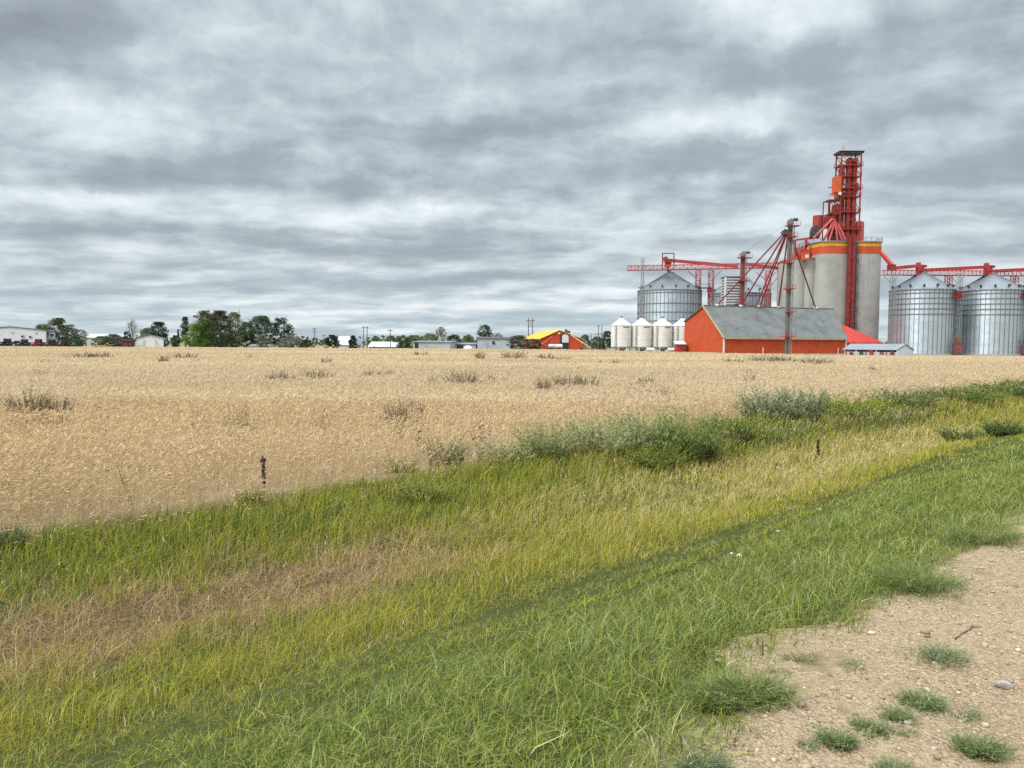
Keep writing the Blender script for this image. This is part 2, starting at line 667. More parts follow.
def road_mat():
    m = bpy.data.materials.new('packed_gravel')
    m.use_nodes = True
    nt = m.node_tree
    b = NB(nt)
    pr = nt.nodes['Principled BSDF']
    pr.inputs['Roughness'].default_value = .95
    pr.inputs['Specular IOR Level'].default_value = .12
    pos = b.n('ShaderNodeNewGeometry').outputs['Position']
    n1 = b.noise(pos, 1.1, 5, .6).outputs[0]
    n2 = b.noise(pos, 38, 7, .7).outputs[0]
    n4 = b.noise(pos, 9, 5, .65).outputs[0]
    vo = b.n('ShaderNodeTexVoronoi', feature='F1')
    b.put(vo.inputs['Vector'], pos)
    vo.inputs['Scale'].default_value = 62
    vo2 = b.n('ShaderNodeTexVoronoi', feature='F1')
    b.put(vo2.inputs['Vector'], pos)
    vo2.inputs['Scale'].default_value = 120
    base = b.ramp(n1, [(.28, (0.256, 0.182, 0.099)), (.5, (0.336, 0.247, 0.139)), (.72, (0.400, 0.304, 0.185))])
    g = b.n('ShaderNodeSeparateColor')
    b.put(g.inputs[0], vo.outputs['Color'])
    grain = b.ramp(g.outputs[0], [(0, (0.176, 0.118, 0.069)), (.5, (0.352, 0.251, 0.155)), (1, (0.528, 0.433, 0.304))])
    g2 = b.n('ShaderNodeSeparateColor')
    b.put(g2.inputs[0], vo2.outputs['Color'])
    gr2 = b.ramp(g2.outputs[1], [(0, (0.160, 0.106, 0.063)), (.6, (0.344, 0.243, 0.149)), (1, (0.480, 0.380, 0.257))])
    c = b.mixc(b.smooth(n4, .38, .6, .15, .8), base, grain)
    c = b.mixc(b.smooth(n2, .38, .62, .15, .7), c, gr2)
    b.put(pr.inputs['Base Color'], c)
    hgt = b.m('ADD', b.m('ADD', b.m('MULTIPLY', n4, 1.2), b.m('MULTIPLY', n2, .7)),
              b.m('MULTIPLY', vo.outputs['Distance'], -.8))
    bp = b.n('ShaderNodeBump')
    bp.inputs['Strength'].default_value = .9
    bp.inputs['Distance'].default_value = .024
    b.put(bp.inputs['Height'], hgt)
    b.put(pr.inputs['Normal'], bp.outputs[0])
    return m


def axis_steps(lo, hi, fine_lo, fine_hi, step, grow=1.25):
    a = list(np.arange(fine_lo, fine_hi + 1e-6, step))
    d = step
    while a[-1] < hi:
        d *= grow
        a.append(min(hi, a[-1] + d))
    d = step
    while a[0] > lo:
        d *= grow
        a.insert(0, max(lo, a[0] - d))
    return np.array(a)


def grid_mesh(name, ss, uu, zf, material, keep=None):
    S_, U_ = np.meshgrid(ss, uu, indexing='ij')
    x = S_ * ND[0] + U_ * UD[0]
    y = S_ * ND[1] + U_ * UD[1]
    z = zf(x, y, S_, U_)
    V = np.stack([x, y, z], -1).reshape(-1, 3)
    ns, nu = len(ss), len(uu)
    i = (np.arange(ns - 1)[:, None] * nu + np.arange(nu - 1)[None]).ravel()
    T = np.concatenate([np.stack([i, i + 1, i + nu], 1), np.stack([i + 1, i + nu + 1, i + nu], 1)])
    T = T[:, ::-1]
    if keep is not None:
        cx = V[T].mean(1)
        T = T[keep(cx[:, 0], cx[:, 1])]
    o = fast_mesh(name, V, T, None, material)
    n = o.data.polygons
    n.foreach_set('use_smooth', np.ones(len(n), bool))
    # face up
    if len(n) and n[0].normal.z < 0:
        o.data.flip_normals()
    return o


M['ground'] = ground_mat()
M['road'] = road_mat()


def ground_z(x, y, s, u):
    # the sheet dips a little under the road so that the road lies on it
    return terrain(x, y) - np.clip((1.25 - s) / .3, 0, 1) * np.clip((s + 9) / .5, 0, 1) * .05


g = grid_mesh('ground', axis_steps(-4000, 5000, -10, 14, .25), axis_steps(-4000, 6000, -12, 60, .5), ground_z, M['ground'])
g['kind'] = 'structure'


def bump01(v, a, b, soft):
    return np.clip((v - a) / soft + .5, 0, 1) * np.clip((b - v) / soft + .5, 0, 1)


def road_edge(u):
    """where the gravel gives way to grass"""
    return 1.60 + (fbm(u * .55, u * 0 + 3.3, 21) - .5) * .55 + (fbm(u * 2.2, u * 0 + 9.3, 31) - .5) * .25 - .16 * bump01(u, 1.0, 3.05, .7)


def road_z(x, y, s, u):
    return terrain(x, y) + .006


ss = np.concatenate([np.arange(-9.0, -2, .35), np.arange(-2, 2.61, .04)])
uu = np.concatenate([np.arange(-14, -2, .3), np.arange(-2, 9, .04), axis_steps(9, 700, 9, 14, .08, 1.06)[1:]])
rd = grid_mesh('gravel_road', ss, uu, road_z, M['road'], keep=lambda x, y: s_of(x, y) < road_edge(u_of(x, y)) + .10 + .25 * (fbm(x * 5, y * 5, 35) - .5) + .28 * bump01(u_of(x, y), 3.3, 4.3, .4))
rd['kind'] = 'structure'

# ================================================================== GRAVEL STONES (loose chips)
ICO_V = None


def chips(pos, size, col):
    """small irregular stones: squashed eight-faced to twenty-faced lumps"""
    ph = (1 + 5 ** .5) / 2
    v = np.array([(-1, ph, 0), (1, ph, 0), (-1, -ph, 0), (1, -ph, 0), (0, -1, ph), (0, 1, ph), (0, -1, -ph), (0, 1, -ph),
                  (ph, 0, -1), (ph, 0, 1), (-ph, 0, -1), (-ph, 0, 1)]) / 1.9
    t = np.array([(0, 11, 5), (0, 5, 1), (0, 1, 7), (0, 7, 10), (0, 10, 11), (1, 5, 9), (5, 11, 4), (11, 10, 2), (10, 7, 6), (7, 1, 8),
                  (3, 9, 4), (3, 4, 2), (3, 2, 6), (3, 6, 8), (3, 8, 9), (4, 9, 5), (2, 4, 11), (6, 2, 10), (8, 6, 7), (9, 8, 1)])
    N = len(pos)
    q = rng.uniform(0, 2 * np.pi, N)
    V = np.repeat(v[None], N, 0) * rng.uniform(.55, 1.25, (N, 12, 1))
    V = V * np.stack([rng.uniform(.8, 1.25, N), rng.uniform(.7, 1.1, N), rng.uniform(.45, .8, N)], 1)[:, None]
    x = V[..., 0] * np.cos(q)[:, None] - V[..., 1] * np.sin(q)[:, None]
    y = V[..., 0] * np.sin(q)[:, None] + V[..., 1] * np.cos(q)[:, None]
    V = np.stack([x, y, V[..., 2]], -1) * (size / 2)[:, None, None] + pos[:, None]
    T = (np.arange(N)[:, None, None] * 12 + t[None]).reshape(-1, 3)
    return V.reshape(-1, 3), T, np.repeat(col, 12, 0)


M['stone'] = leafmat('stone', .0, .9)
N = 120000
s = rng.uniform(-3.4, 1.9, N)
u = rng.uniform(.2, 11, N)
x, y = s * ND[0] + u * UD[0], s * ND[1] + u * UD[1]
px, py, dep = project(x, y, np.zeros(N))
dens = np.clip(.25 + 1.1 * (fbm(x * 1.1, y * 1.1, 77) - .35), .05, 1) * np.clip(1.25 - .35 * s, .25, 1)
ok = (px > 500) & (px < 1300) & (dep > 1.5) & (py < 1000) & (s < road_edge(u)) & (rng.uniform(0, 1, N) < dens)
x, y = x[ok], y[ok]
n = len(x)
sz = np.clip(np.exp(rng.normal(math.log(.0085), .55, n)), .004, .045)
tone = rng.uniform(0, 1, n)
col = np.stack([.20 + .26 * tone, .145 + .235 * tone, .09 + .19 * tone], 1) * rng.uniform(.75, 1.15, (n, 1))
big = rng.uniform(0, 1, n) < .004
sz[big] = rng.uniform(.03, .065, big.sum())
V, T, C = chips(np.stack([x, y, terrain(x, y) + .006 + sz * .12], 1), sz, col)
tag(fast_mesh('gravel', V, T, C, M['stone']), 'loose pale gravel chips scattered over the dirt road', 'gravel', kind='stuff')

# ================================================================== GRASS
PAL = {
    'verge': (.180, .215, .045), 'verge2': (.300, .325, .105), 'blue': (.250, .300, .170),
    'track': (.300, .235, .085), 'green': (.270, .300, .034), 'lime': (.370, .365, .046), 'olive': (.370, .300, .062),
    'gold': (.540, .430, .180), 'brown': (.410, .265, .130), 'mauve': (.500, .345, .215), 'dark': (.075, .105, .020), 'straw': (.60, .48, .26),
}
PAL = {k: np.array(v) for k, v in PAL.items()}


def pick(N, *opts):
    """colour per blade from weighted options: (name, weight array or number)"""
    Wt = np.stack([np.broadcast_to(np.asarray(wv, float), (N,)) for _, wv in opts], 1)
    Wt = np.clip(Wt, 1e-6, None)
    Wt = Wt / Wt.sum(1, keepdims=True)
    r = rng.uniform(0, 1, N)[:, None]
    k = np.clip((np.cumsum(Wt, 1) < r).sum(1), 0, len(opts) - 1)
    return np.stack([PAL[n_] for n_, _ in opts])[k] * rng.uniform(.8, 1.2, (N, 1))


def wheat_edge(u):
    return np.interp(u, [-8, 0, 8, 20], [10.55, 10.75, 11.2, 11.5]) + (fbm(u * .45, u * 0 + 1.7, 61) - .5) * .9


def scatter(N, s0, s1, u0, u1, dens):
    """points over the roadside, thinned by dens(distance), inside what the camera may see"""
    s = rng.uniform(s0, s1, N)
    u = rng.uniform(u0, u1, N)
    x, y = s * ND[0] + u * UD[0], s * ND[1] + u * UD[1]
    z = terrain(x, y)
    px, py, dep = project(x, y, z)
    d = np.hypot(x, y)
    rho = N / ((s1 - s0) * (u1 - u0))
    ok = (dep > .8) & (px > -190) & (px < 1230) & (py < 1000) & (rng.uniform(0, 1, N) < dens(d) / rho)
    return s[ok], u[ok], x[ok], y[ok], z[ok], d[ok]


# --- mown verge between the road and the ditch
sets = []
for (N, u0, u1) in ((400000, -3.5, 14), (110000, 14, 90)):
    s, u, x, y, z, d = scatter(N, .9, 6.1, u0, u1, lambda d: np.clip(16500 / (d + .6) ** 1.15, 66, 4200))
    nz = fbm(x * .9, y * .9, 41)
    nz2 = fbm(x * 3.1, y * 3.1, 43)
    edge = road_edge(u)
    bare = bump01(u, 3.4, 4.2, .3) * bump01(s, 1.3, 1.86, .2)
    s_in = np.interp(u, [-4, 5, 11, 23, 60], [3.75, 3.85, 4.35, 4.65, 4.8])
    s_out = np.interp(u, [-4, 0, 8, 23, 40], [4.7, 4.75, 5.0, 5.5, 5.7])
    sj = (s - s_in) / (s_out - s_in) + (fbm(u * .6, s * .3 + 2.2, 45) - .5) * .22
    mown = np.clip((sj + .05) / .12, 0, 1)
    track = np.maximum(bump01(sj, -.08, .18, .12), np.maximum(.9 * bump01(sj, .42, .58, .1), bump01(sj, .84, 1.14, .12)))
    track2 = np.maximum(bump01(s, 3.02, 3.16, .2) * .5, bump01(s, 2.45, 2.55, .2) * .3)
    strip2 = bump01(sj, .15, .40, .1)
    keep = (s > edge + (nz2 - .5) * .3) & (s < s_out + .35) & (rng.uniform(0, 1, len(s)) > .93 * bare) & (rng.uniform(0, 1, len(s)) > .32 * track + .2 * track2)
    keep &= rng.uniform(0, 1, len(s)) < np.clip((s - edge) / .16 + .45, 0, 1)
    s, u, x, y, z, d, nz, nz2, track, track2, edge, mown, strip2 = [q[keep] for q in (s, u, x, y, z, d, nz, nz2, track, track2, edge, mown, strip2)]
    n = len(s)
    rough = 1 - .85 * mown
    clump = fbm(x * 6.5, y * 6.5, 47)
    h = (.028 + .054 * rough * (.3 + 1.3 * nz) + .036 * nz2) * (.45 + 1.15 * clump) * rng.uniform(.5, 1.4, n) * (1 - .42 * track) * (1 - .3 * track2) * (1 + .5 * strip2)
    h *= np.clip((s - edge) / .5 + .55, .4, 1)
    broad = rng.uniform(0, 1, n) < .22 * rough
    wd = np.maximum(rng.uniform(.0022, .0048, n) * (1 + .9 * broad), .00072 * d)
    ang = rng.uniform(0, 2 * np.pi, n)
    fl = rng.uniform(0, 1, n)
    ln = h * np.where(fl < .4, rng.uniform(.2, .7, n), rng.uniform(.8, 2.0, n))
    h = h * np.where(fl < .4, 1.0, rng.uniform(.45, .85, n))
    lean = np.stack([np.cos(ang) * ln + .25 * h, np.sin(ang) * ln], 1)
    c = pick(n, ('verge', .45 + 1.15 * rough), ('verge2', .25 + 1.0 * rough * (nz2 > .45)), ('blue', .16 * rough * (nz > .52)), ('track', .10 + 1.6 * track + .3 * track2 + 1.1 * mown * (1 - .7 * strip2) + .5 * (clump < .34)),
             ('green', .30 + .5 * mown), ('lime', .8 * mown * strip2), ('dark', .40 + 1.2 * track2 + 1.9 * track), ('straw', .05 + .08 * (s < edge + .3)))
    sets.append(blades(np.stack([x, y, z - .01], 1), h, wd, lean, c, c * 1.12))
V, T, C = merge(*sets)
NB_VERGE = len(T)
tag(fast_mesh('verge_grass', V, T, C, M['grass']), 'short green mown grass on the verge beside the gravel road', 'grass', kind='stuff')

# --- taller rough grass through the ditch
sets = []
for (N, u0, u1) in ((520000, -9, 22), (220000, 22, 150)):
    s, u, x, y, z, d = scatter(N, 4.3, 12.4, u0, u1, lambda d: np.clip(9600 / (d + .5) ** 1.05, 38, 2000))
    nz = fbm(x * .55, y * .55, 51)
    nz2 = fbm(x * 2.3, y * 2.3, 53)
    nz3 = fbm(x * .22 + 7, y * .22, 57)
    top = wheat_edge(u) + .05
    low = np.interp(u, [-4, 0, 8, 23, 40], [4.7, 4.75, 5.0, 5.5, 5.7]) + (fbm(u * .8, u * 0 + 4.4, 63) - .5) * .5
    keep = (rng.uniform(0, 1, len(s)) < np.clip((top - s) / .5 + .35, .0, 1)) & (s > low + rng.normal(0, .08, len(s)))
    s, u, x, y, z, d, nz, nz2, nz3 = [q[keep] for q in (s, u, x, y, z, d, nz, nz2, nz3)]
    n = len(s)
    sw = s + (nz2 - .5) * 1.0 + (nz - .5) * .8
    brown = bump01(sw + (nz2 - .5) * .9, 7.15, 8.75, .9) * bump01(u + (nz - .5) * 3, -6, 6.6, 2.5) * .85
    fringe = bump01(sw, 6.6, 9.1, .8) * bump01(u, -7, 7.5, 2.0) * .5
    gold = bump01(sw, 6.2, 9.0, .9) * bump01(u + (nz - .5) * 5, 9.5, 29, 4)
    gold2 = bump01(sw, 9.0, 10.4, .7) * bump01(u, 14, 60, 6) * .25
    far = np.clip((u - 24) / 10, 0, 1)
    clump = fbm(x * 2.6 + 3, y * 2.6, 59)
    h = (.10 + .13 * nz + .07 * nz2) * (.45 + 1.1 * clump) * rng.uniform(.5, 1.4, n)
    bank = bump01(sw, 9.3, 12.4, .7) * np.clip((u - 9) / 5, 0, 1)
    h *= 1 - .12 * brown + .25 * bump01(sw, 9.2, 11.5, .6) + .75 * bank * (.3 + 1.1 * nz3)
    h *= np.clip((s - 4.6) / 1.1, .35, 1)
    wd = np.maximum(rng.uniform(.0022, .0047, n), .00064 * d)
    ang = rng.uniform(0, 2 * np.pi, n)
    fl = rng.uniform(0, 1, n) - .18 * brown
    up_ = fl > .5
    ln = h * np.where(up_, rng.uniform(.05, .5, n), np.where(fl > .15, rng.uniform(.7, 1.4, n), rng.uniform(1.0, 1.9, n)))
    h = h * np.where(up_, 1.0, np.where(fl > .15, rng.uniform(.6, .9, n), rng.uniform(.2, .45, n)))
    lean = np.stack([np.cos(ang) * ln + .20 * h, np.sin(ang) * ln], 1)
    up = np.clip((s - 8.6) / 1.2, 0, 1)
    c = pick(n, ('green', .85 + .8 * up - .7 * brown), ('lime', .80 + .5 * (nz3 > .5) - .8 * brown - .3 * far - .35 * up), ('olive', .85 + .75 * (1 - up) + .3 * far),
             ('brown', .16 + 2.8 * brown + 1.4 * fringe + .5 * far + .9 * bank * (nz < .45)), ('mauve', 2.1 * brown + .3 * fringe + .03), ('gold', .16 + 3.2 * gold + gold2 + .4 * fringe),
             ('straw', .06 + .75 * gold + .35 * brown + .25 * bank), ('dark', .42 + .75 * up + 1.0 * far * (nz3 > .45) + 2.2 * bank * (nz > .42)))
    base_ = np.stack([x, y, z - .01], 1)
    sets.append(blades(base_, h, wd, lean, c, c * 1.1))
    # seed heads on some of the upright stems
    sd_i = np.where(up_ & (rng.uniform(0, 1, n) < .022 + .11 * gold + .07 * bank))[0]
    k_ = len(sd_i)
    tipp = base_[sd_i] + np.concatenate([lean[sd_i] * .9, h[sd_i][:, None] * .92], 1)
    sc_ = np.where(rng.uniform(0, 1, k_) < .6, 1.0, .6)[:, None] * PAL['straw'] * rng.uniform(.7, 1.1, (k_, 1))
    a_ = rng.uniform(0, 2 * np.pi, k_)
    ls_ = rng.uniform(.03, .06, k_)
    sets.append(blades(tipp, rng.uniform(.03, .08, k_), np.maximum(.007, .0011 * d[sd_i]), np.stack([np.cos(a_) * ls_, np.sin(a_) * ls_], 1), sc_, None, .5))
V, T, C = merge(*sets)
tag(fast_mesh('ditch_grass', V, T, C, M['grass']), 'tall rough green, yellow and brown grass filling the ditch', 'grass', kind='stuff')

# ================================================================== WHEAT
sets = []
for (y0, y1, rho) in ((6.5, 11, 260), (11, 16, 200), (16, 24, 130), (24, 40, 95), (40, 70, 66), (70, 120, 19), (120, 190, 8), (190, 262, 5)):
    ym = y1
    N = int(rho * 1.72 * ym * (y1 - y0))
    Y = rng.uniform(y0, y1, N)
    X = rng.uniform(-.86, .86, N) * ym
    px, py, dep = project(X, Y, np.full(N, GZ))
    s, u = s_of(X, Y), u_of(X, Y)
    edge = wheat_edge(u)
    ok = (px > -190) & (px < 1230) & (s > edge + rng.normal(0, .22, N)) & (Y < field_edge(px))
    X, Y, s, edge = X[ok], Y[ok], s[ok], edge[ok]
    n = len(X)
    z = terrain(X, Y)
    patch = fbm(X * .12, Y * .12, 71)
    fine = fbm(X * 1.2, Y * .6, 73)
    row = fbm(X * .015, Y * .06, 75)
    h = (.62 + .20 * (fine - .5) + .12 * (patch - .5)) * rng.uniform(.82, 1.12, n)
    h *= np.clip((s - edge) / .8 + .62, .5, 1)
    lod = np.maximum(1.0, Y / 17.0)
    stemc = np.array([.53, .39, .215]) * rng.uniform(.68, 1.15, (n, 1)) * (1 + .25 * (row - .5))[:, None]
    headc = np.array([.63, .495, .315]) * rng.uniform(.72, 1.15, (n, 1)) * (1 + .35 * (row - .5) + .2 * (patch - .5))[:, None]
    gr = rng.uniform(0, 1, n) < .03
    headc[gr] *= np.array([.55, .62, .5])
    ang = rng.normal(.35, .9, n)
    near_e = np.clip(1 - (s - edge) / 1.3, 0, 1)
    ln = h * rng.uniform(.04, .22, n) * (1 + 2.2 * near_e * rng.uniform(0, 1, n))
    h = h * (1 - .72 * near_e ** .7 * rng.uniform(0, 1, n))
    lean = np.stack([np.cos(ang) * ln, np.sin(ang) * ln], 1)
    base = np.stack([X, Y, z - .01], 1)
    sets.append(blades(base, h, .0046 * lod * rng.uniform(.7, 1.3, n), lean, stemc, stemc * 1.1, .3))
    # a drying leaf hanging off the stem
    lb = base.copy()
    lb[:, 2] += h * rng.uniform(.25, .6, n)
    a2 = rng.uniform(0, 2 * np.pi, n)
    l2 = rng.uniform(.08, .22, n)
    if y1 <= 16:
        lb2 = base.copy()
        lb2[:, 2] += h * rng.uniform(.45, .85, n)
        a3 = rng.uniform(0, 2 * np.pi, n)
        sets.append(blades(lb2, rng.uniform(-.10, .04, n), .009 * lod, np.stack([np.cos(a3) * l2, np.sin(a3) * l2], 1), stemc * .95, stemc * 1.1, .6))
    if y1 <= 40:
        sets.append(blades(lb, rng.uniform(-.06, .10, n), .008 * lod, np.stack([np.cos(a2) * l2, np.sin(a2) * l2], 1), stemc * .9, stemc * 1.05, .8))
    # the ear: a plump nodding lozenge, two crossed
    top = base.copy()
    top[:, :2] += lean * .97
    top[:, 2] += h * .96
    L = rng.uniform(.085, .135, n) * np.minimum(lod, 2.2) ** .6
    nod = rng.uniform(-.25, 1.15, n)
    dirn = np.stack([np.cos(ang) * np.cos(nod), np.sin(ang) * np.cos(nod), np.sin(nod)], 1)
    sidev = np.stack([-np.sin(ang), np.cos(ang), np.zeros(n)], 1)
    upv = np.cross(dirn, sidev)
    hw = .0092 * lod * rng.uniform(.8, 1.3, n)
    tip = top + dirn * L[:, None]
    mid = top + dirn * (L * .45)[:, None]
    for vec in ((sidev, upv) if y1 <= 24 else (upv * .95 + sidev * .3,)):
        Vv = np.stack([top, mid + vec * hw[:, None], tip, mid - vec * hw[:, None]], 1)
        Tt = (np.arange(n)[:, None, None] * 4 + np.array([[0, 1, 2], [0, 2, 3]])[None]).reshape(-1, 3)
        sets.append((Vv.reshape(-1, 3), Tt, np.repeat(headc, 4, 0)))
V, T, C = merge(*sets)
tag(fast_mesh('wheat', V, T, C, M['straw']), 'ripe golden wheat standing across the whole field', 'wheat', kind='stuff')
print('TRIS wheat', len(T))

# ================================================================== BUILDING MATERIALS
def concrete_mat():
    m = mat('cast_concrete', (.43, .425, .385), .9, var=.11, vscale=.16, streak=.4)
    nt = m.node_tree
    b = NB(nt)
    pr = nt.nodes['Principled BSDF']
    src = pr.inputs['Base Color'].links[0].from_socket
    sp = b.n('ShaderNodeSeparateXYZ')
    b.put(sp.inputs[0], b.n('ShaderNodeTexCoord').outputs['Object'])
    lift = b.noise(b.comb(0.0, 0.0, b.m('MULTIPLY', sp.outputs[2], .75)), 1.0, 3, .7).outputs[0]
    c = b.mixc(b.smooth(lift, .42, .66, 0, .28), src, (.29, .285, .255))
    b.put(pr.inputs['Base Color'], c)
    return m


def galv_mat(name, col=(.47, .535, .58), rough=.38, wave=3.2):
    """corrugated galvanised sheet: horizontal waves, sheets of slightly different sheen"""
    m = bpy.data.materials.new(name)
    m.use_nodes = True
    b = NB(m.node_tree)
    pr = m.node_tree.nodes['Principled BSDF']
    pr.inputs['Metallic'].default_value = .68
    t = b.n('ShaderNodeTexCoord').outputs['Object']
    sp = b.n('ShaderNodeSeparateXYZ')
    b.put(sp.inputs[0], t)
    an = b.m('ARCTAN2', sp.outputs[1], sp.outputs[0])
    cell = b.comb(b.m('FLOOR', b.m('MULTIPLY', an, 24 / (2 * math.pi))), b.m('FLOOR', b.m('MULTIPLY', sp.outputs[2], .85)), 0.0)
    wn_ = b.n('ShaderNodeTexWhiteNoise')
    b.put(wn_.inputs['Vector'], cell)
    c = b.ramp(wn_.outputs['Value'], [(0, tuple(q * .93 for q in col)), (1, tuple(q * 1.05 for q in col))])
    nz = b.noise(t, .5, 5, .6).outputs[0]
    c = b.mixc(b.smooth(nz, .5, .8, 0, .2), c, tuple(q * .7 for q in col))
    b.put(pr.inputs['Base Color'], c)
    b.put(pr.inputs['Roughness'], b.smooth(wn_.outputs['Value'], 0, 1, rough + .04, rough + .12))
    pr.inputs['Anisotropic'].default_value = .75
    pr.inputs['Anisotropic Rotation'].default_value = .25
    tg = b.n('ShaderNodeTangent', direction_type='RADIAL', axis='Z')
    b.put(pr.inputs['Tangent'], tg.outputs[0])
    return m


M['concrete'] = concrete_mat()
M['galv'] = galv_mat('corrugated_steel')
M['galv_roof'] = mat('steel_roof_sheet', (.25, .27, .29), .5, .5, var=.04, vscale=.3)
M['steel'] = mat('dull_steel', (.34, .34, .335), .5, .5, var=.10, vscale=.6)
M['seam'] = mat('dark_seam_steel', (.21, .225, .235), .6, .3, var=.08, vscale=.5)
M['legsteel'] = mat('dark_grey_steel', (.22, .215, .21), .55, .4, var=.1, vscale=.5)
M['towerred'] = mat('tower_red_enamel', (.34, .040, .028), .5, var=.2, vscale=.8, streak=.2)
M['browniron'] = mat('brown_iron', (.27, .09, .075), .6, .2, var=.12, vscale=.6)
M['darksteel'] = mat('dark_steel', (.09, .085, .085), .6, .3, var=.3, vscale=1.5)
M['red'] = mat('red_enamel', (.43, .045, .040), .5, var=.2, vscale=.8, streak=.25)
M['darkred'] = mat('weathered_red_enamel', (.25, .032, .026), .55, var=.25, vscale=.8, streak=.3)
M['pinkred'] = mat('faded_red_enamel', (.50, .080, .075), .6, var=.2, vscale=.8)
M['orangepanel'] = mat('orange_panel', (.62, .11, .03), .55, var=.12, vscale=.8)
M['orange_x'] = ribbed('orange_wall_sheet', (.58, .075, .016), 2.2, 'X', .55, 0, .03, var=.10, rot=-.35)
M['orange_gable'] = ribbed('orange_gable_sheet', (.56, .080, .022), 2.2, 'Y', .55, 0, .03, var=.07, rot=-.35)
M['redroof'] = ribbed('bright_red_roof_sheet', (.66, .045, .025), 1.6, 'X', .45, 0, .03, var=.06)
M['shingle'] = mat('grey_weathered_roofing', (.165, .172, .165), .9, var=.14, vscale=.35, bump=.3, bscale=3, streak=.25)
M['palewhite'] = mat('chalky_white_roofing', (.55, .56, .57), .6, var=.06, streak=.15)
M['white'] = mat('white_enamel', (.74, .735, .71), .45, var=.05, vscale=.5, streak=.12)
M['cream'] = mat('cream_white_enamel', (.80, .785, .715), .38, var=.05, vscale=.5, streak=.10)
M['wsheet'] = ribbed('white_wall_sheet', (.66, .655, .68), 1.5, 'X', .5, 0, .03, var=.06)
M['gsheet'] = ribbed('pale_grey_sheet', (.50, .53, .52), 1.5, 'X', .5, 0, .03, var=.1)
M['bsheet'] = ribbed('blue_grey_sheet', (.47, .51, .55), 1.5, 'X', .5, 0, .03, var=.1)
M['yellowroof'] = ribbed('yellow_roof_sheet', (.80, .43, .02), 1.5, 'X', .45, 0, .03, var=.06)
M['stripe_yellow'] = mat('yellow_band_paint', (.72, .38, .05), .7, var=.12, vscale=.4, streak=.2)
M['stripe_orange'] = mat('orange_band_paint', (.58, .085, .025), .7, var=.1, vscale=.4, streak=.2)
M['glass'] = mat('dark_window_glass', (.03, .035, .04), .15, var=.1)
M['black'] = mat('black_rubber', (.018, .018, .018), .85, var=.3, vscale=4)
M['wood'] = mat('grey_weathered_pole', (.16, .125, .095), .9, var=.25, vscale=2, streak=.3)
M['tanpaint'] = mat('tan_paint', (.50, .36, .20), .6, var=.12)
M['yellow'] = mat('yellow_enamel', (.62, .40, .04), .5, var=.15)
M['green'] = mat('green_enamel', (.03, .10, .035), .45, var=.15)
M['blackpaint'] = mat('near_black_enamel', (.03, .03, .035), .4, var=.2)
M['ink'] = mat('faded_dark_lettering', (.16, .07, .06), .7, var=.2)

V3 = Vector
H = lambda px, py, Y: P(px, py, Y).z           # height of a pixel row at a depth


def lerp(a, b, t):
    return V3(a) * (1 - t) + V3(b) * t


# ================================================================== CONCRETE ELEVATOR
Yc = 222.0
xL, xR = X_at(816, Yc, 20), X_at(883.5, Yc, 20)
zt = H(845, 243, Yc)
elev = thing('grain_elevator', 'tall concrete grain elevator with orange and yellow bands and red steel head tower', 'grain elevator', ((xL + xR) / 2, Yc + 8, GZ))


def lobes(x0, x1, y0, y1, n, bulge, k=10):
    """plan of a block of joined silos: bulging arcs along front and back, round ends"""
    wv = (x1 - x0) / n
    pts = []
    for i in range(n):
        for j in range(k):
            t = j / k
            pts.append((x0 + wv * (i + t), y0 - bulge * math.sin(math.pi * t) ** .7))
    for j in range(k):
        t = j / k
        pts.append((x1 + bulge * math.sin(math.pi * t) ** .7, y0 + (y1 - y0) * t))
    for i in range(n):
        for j in range(k):
            t = j / k
            pts.append((x1 - wv * (i + t), y1 + bulge * math.sin(math.pi * t) ** .7))
    for j in range(k):
        t = j / k
        pts.append((x0 - bulge * math.sin(math.pi * t) ** .7, y1 - (y1 - y0) * t))
    return pts


bl = 1.0
main_plan = lobes(xL + bl, xR - bl, Yc, Yc + 17, 2, bl)
obj('silo_block', MB().prism(main_plan, GZ, zt), M['concrete'], elev, smooth=True)
z1, z2, z3 = H(845, 253.8, Yc), H(845, 246.4, Yc), H(845, 242.4, Yc)


def grow(pts, d):
    cx = sum(p[0] for p in pts) / len(pts)
    cy = sum(p[1] for p in pts) / len(pts)
    r = []
    for p in pts:
        v = V3((p[0] - cx, p[1] - cy))
        r.append((cx + v.x * (1 + d / v.length), cy + v.y * (1 + d / v.length)))
    return r


def ring(pts, d0, d1, za, zb):
    a, b_ = grow(pts, d0), grow(pts, d1)
    n = len(pts)
    vs = [(p[0], p[1], za) for p in b_] + [(p[0], p[1], zb) for p in b_] + [(p[0], p[1], zb) for p in a] + [(p[0], p[1], za) for p in a]
    fs = []
    for k in range(4):
        for i in range(n):
            j = (i + 1) % n
            fs.append((k * n + i, k * n + j, ((k + 1) % 4) * n + j, ((k + 1) % 4) * n + i))
    return MB().add(vs, fs)


obj('painted_band', ring(main_plan, .005, .05, z1, z2), M['stripe_orange'], elev, label='orange painted band')
obj('painted_band', ring(main_plan, .005, .05, z2, z3), M['stripe_yellow'], elev, label='yellow painted band')
obj('roof_slab', MB().prism(grow(main_plan, .35), z3, z3 + .35), M['steel'], elev)
rail = MB()
gp = grow(main_plan, .25)
for i in range(0, len(gp), 2):
    a = V3((*gp[i], z3 + .35))
    b_ = V3((*gp[(i + 2) % len(gp)], z3 + .35))
    rail.beam(a, a + V3((0, 0, 1.1)), .08)
    for hz_ in (.55, 1.1):
        rail.beam(a + V3((0, 0, hz_)), b_ + V3((0, 0, hz_)), .07)
obj('roof_railing', rail, M['darksteel'], elev)
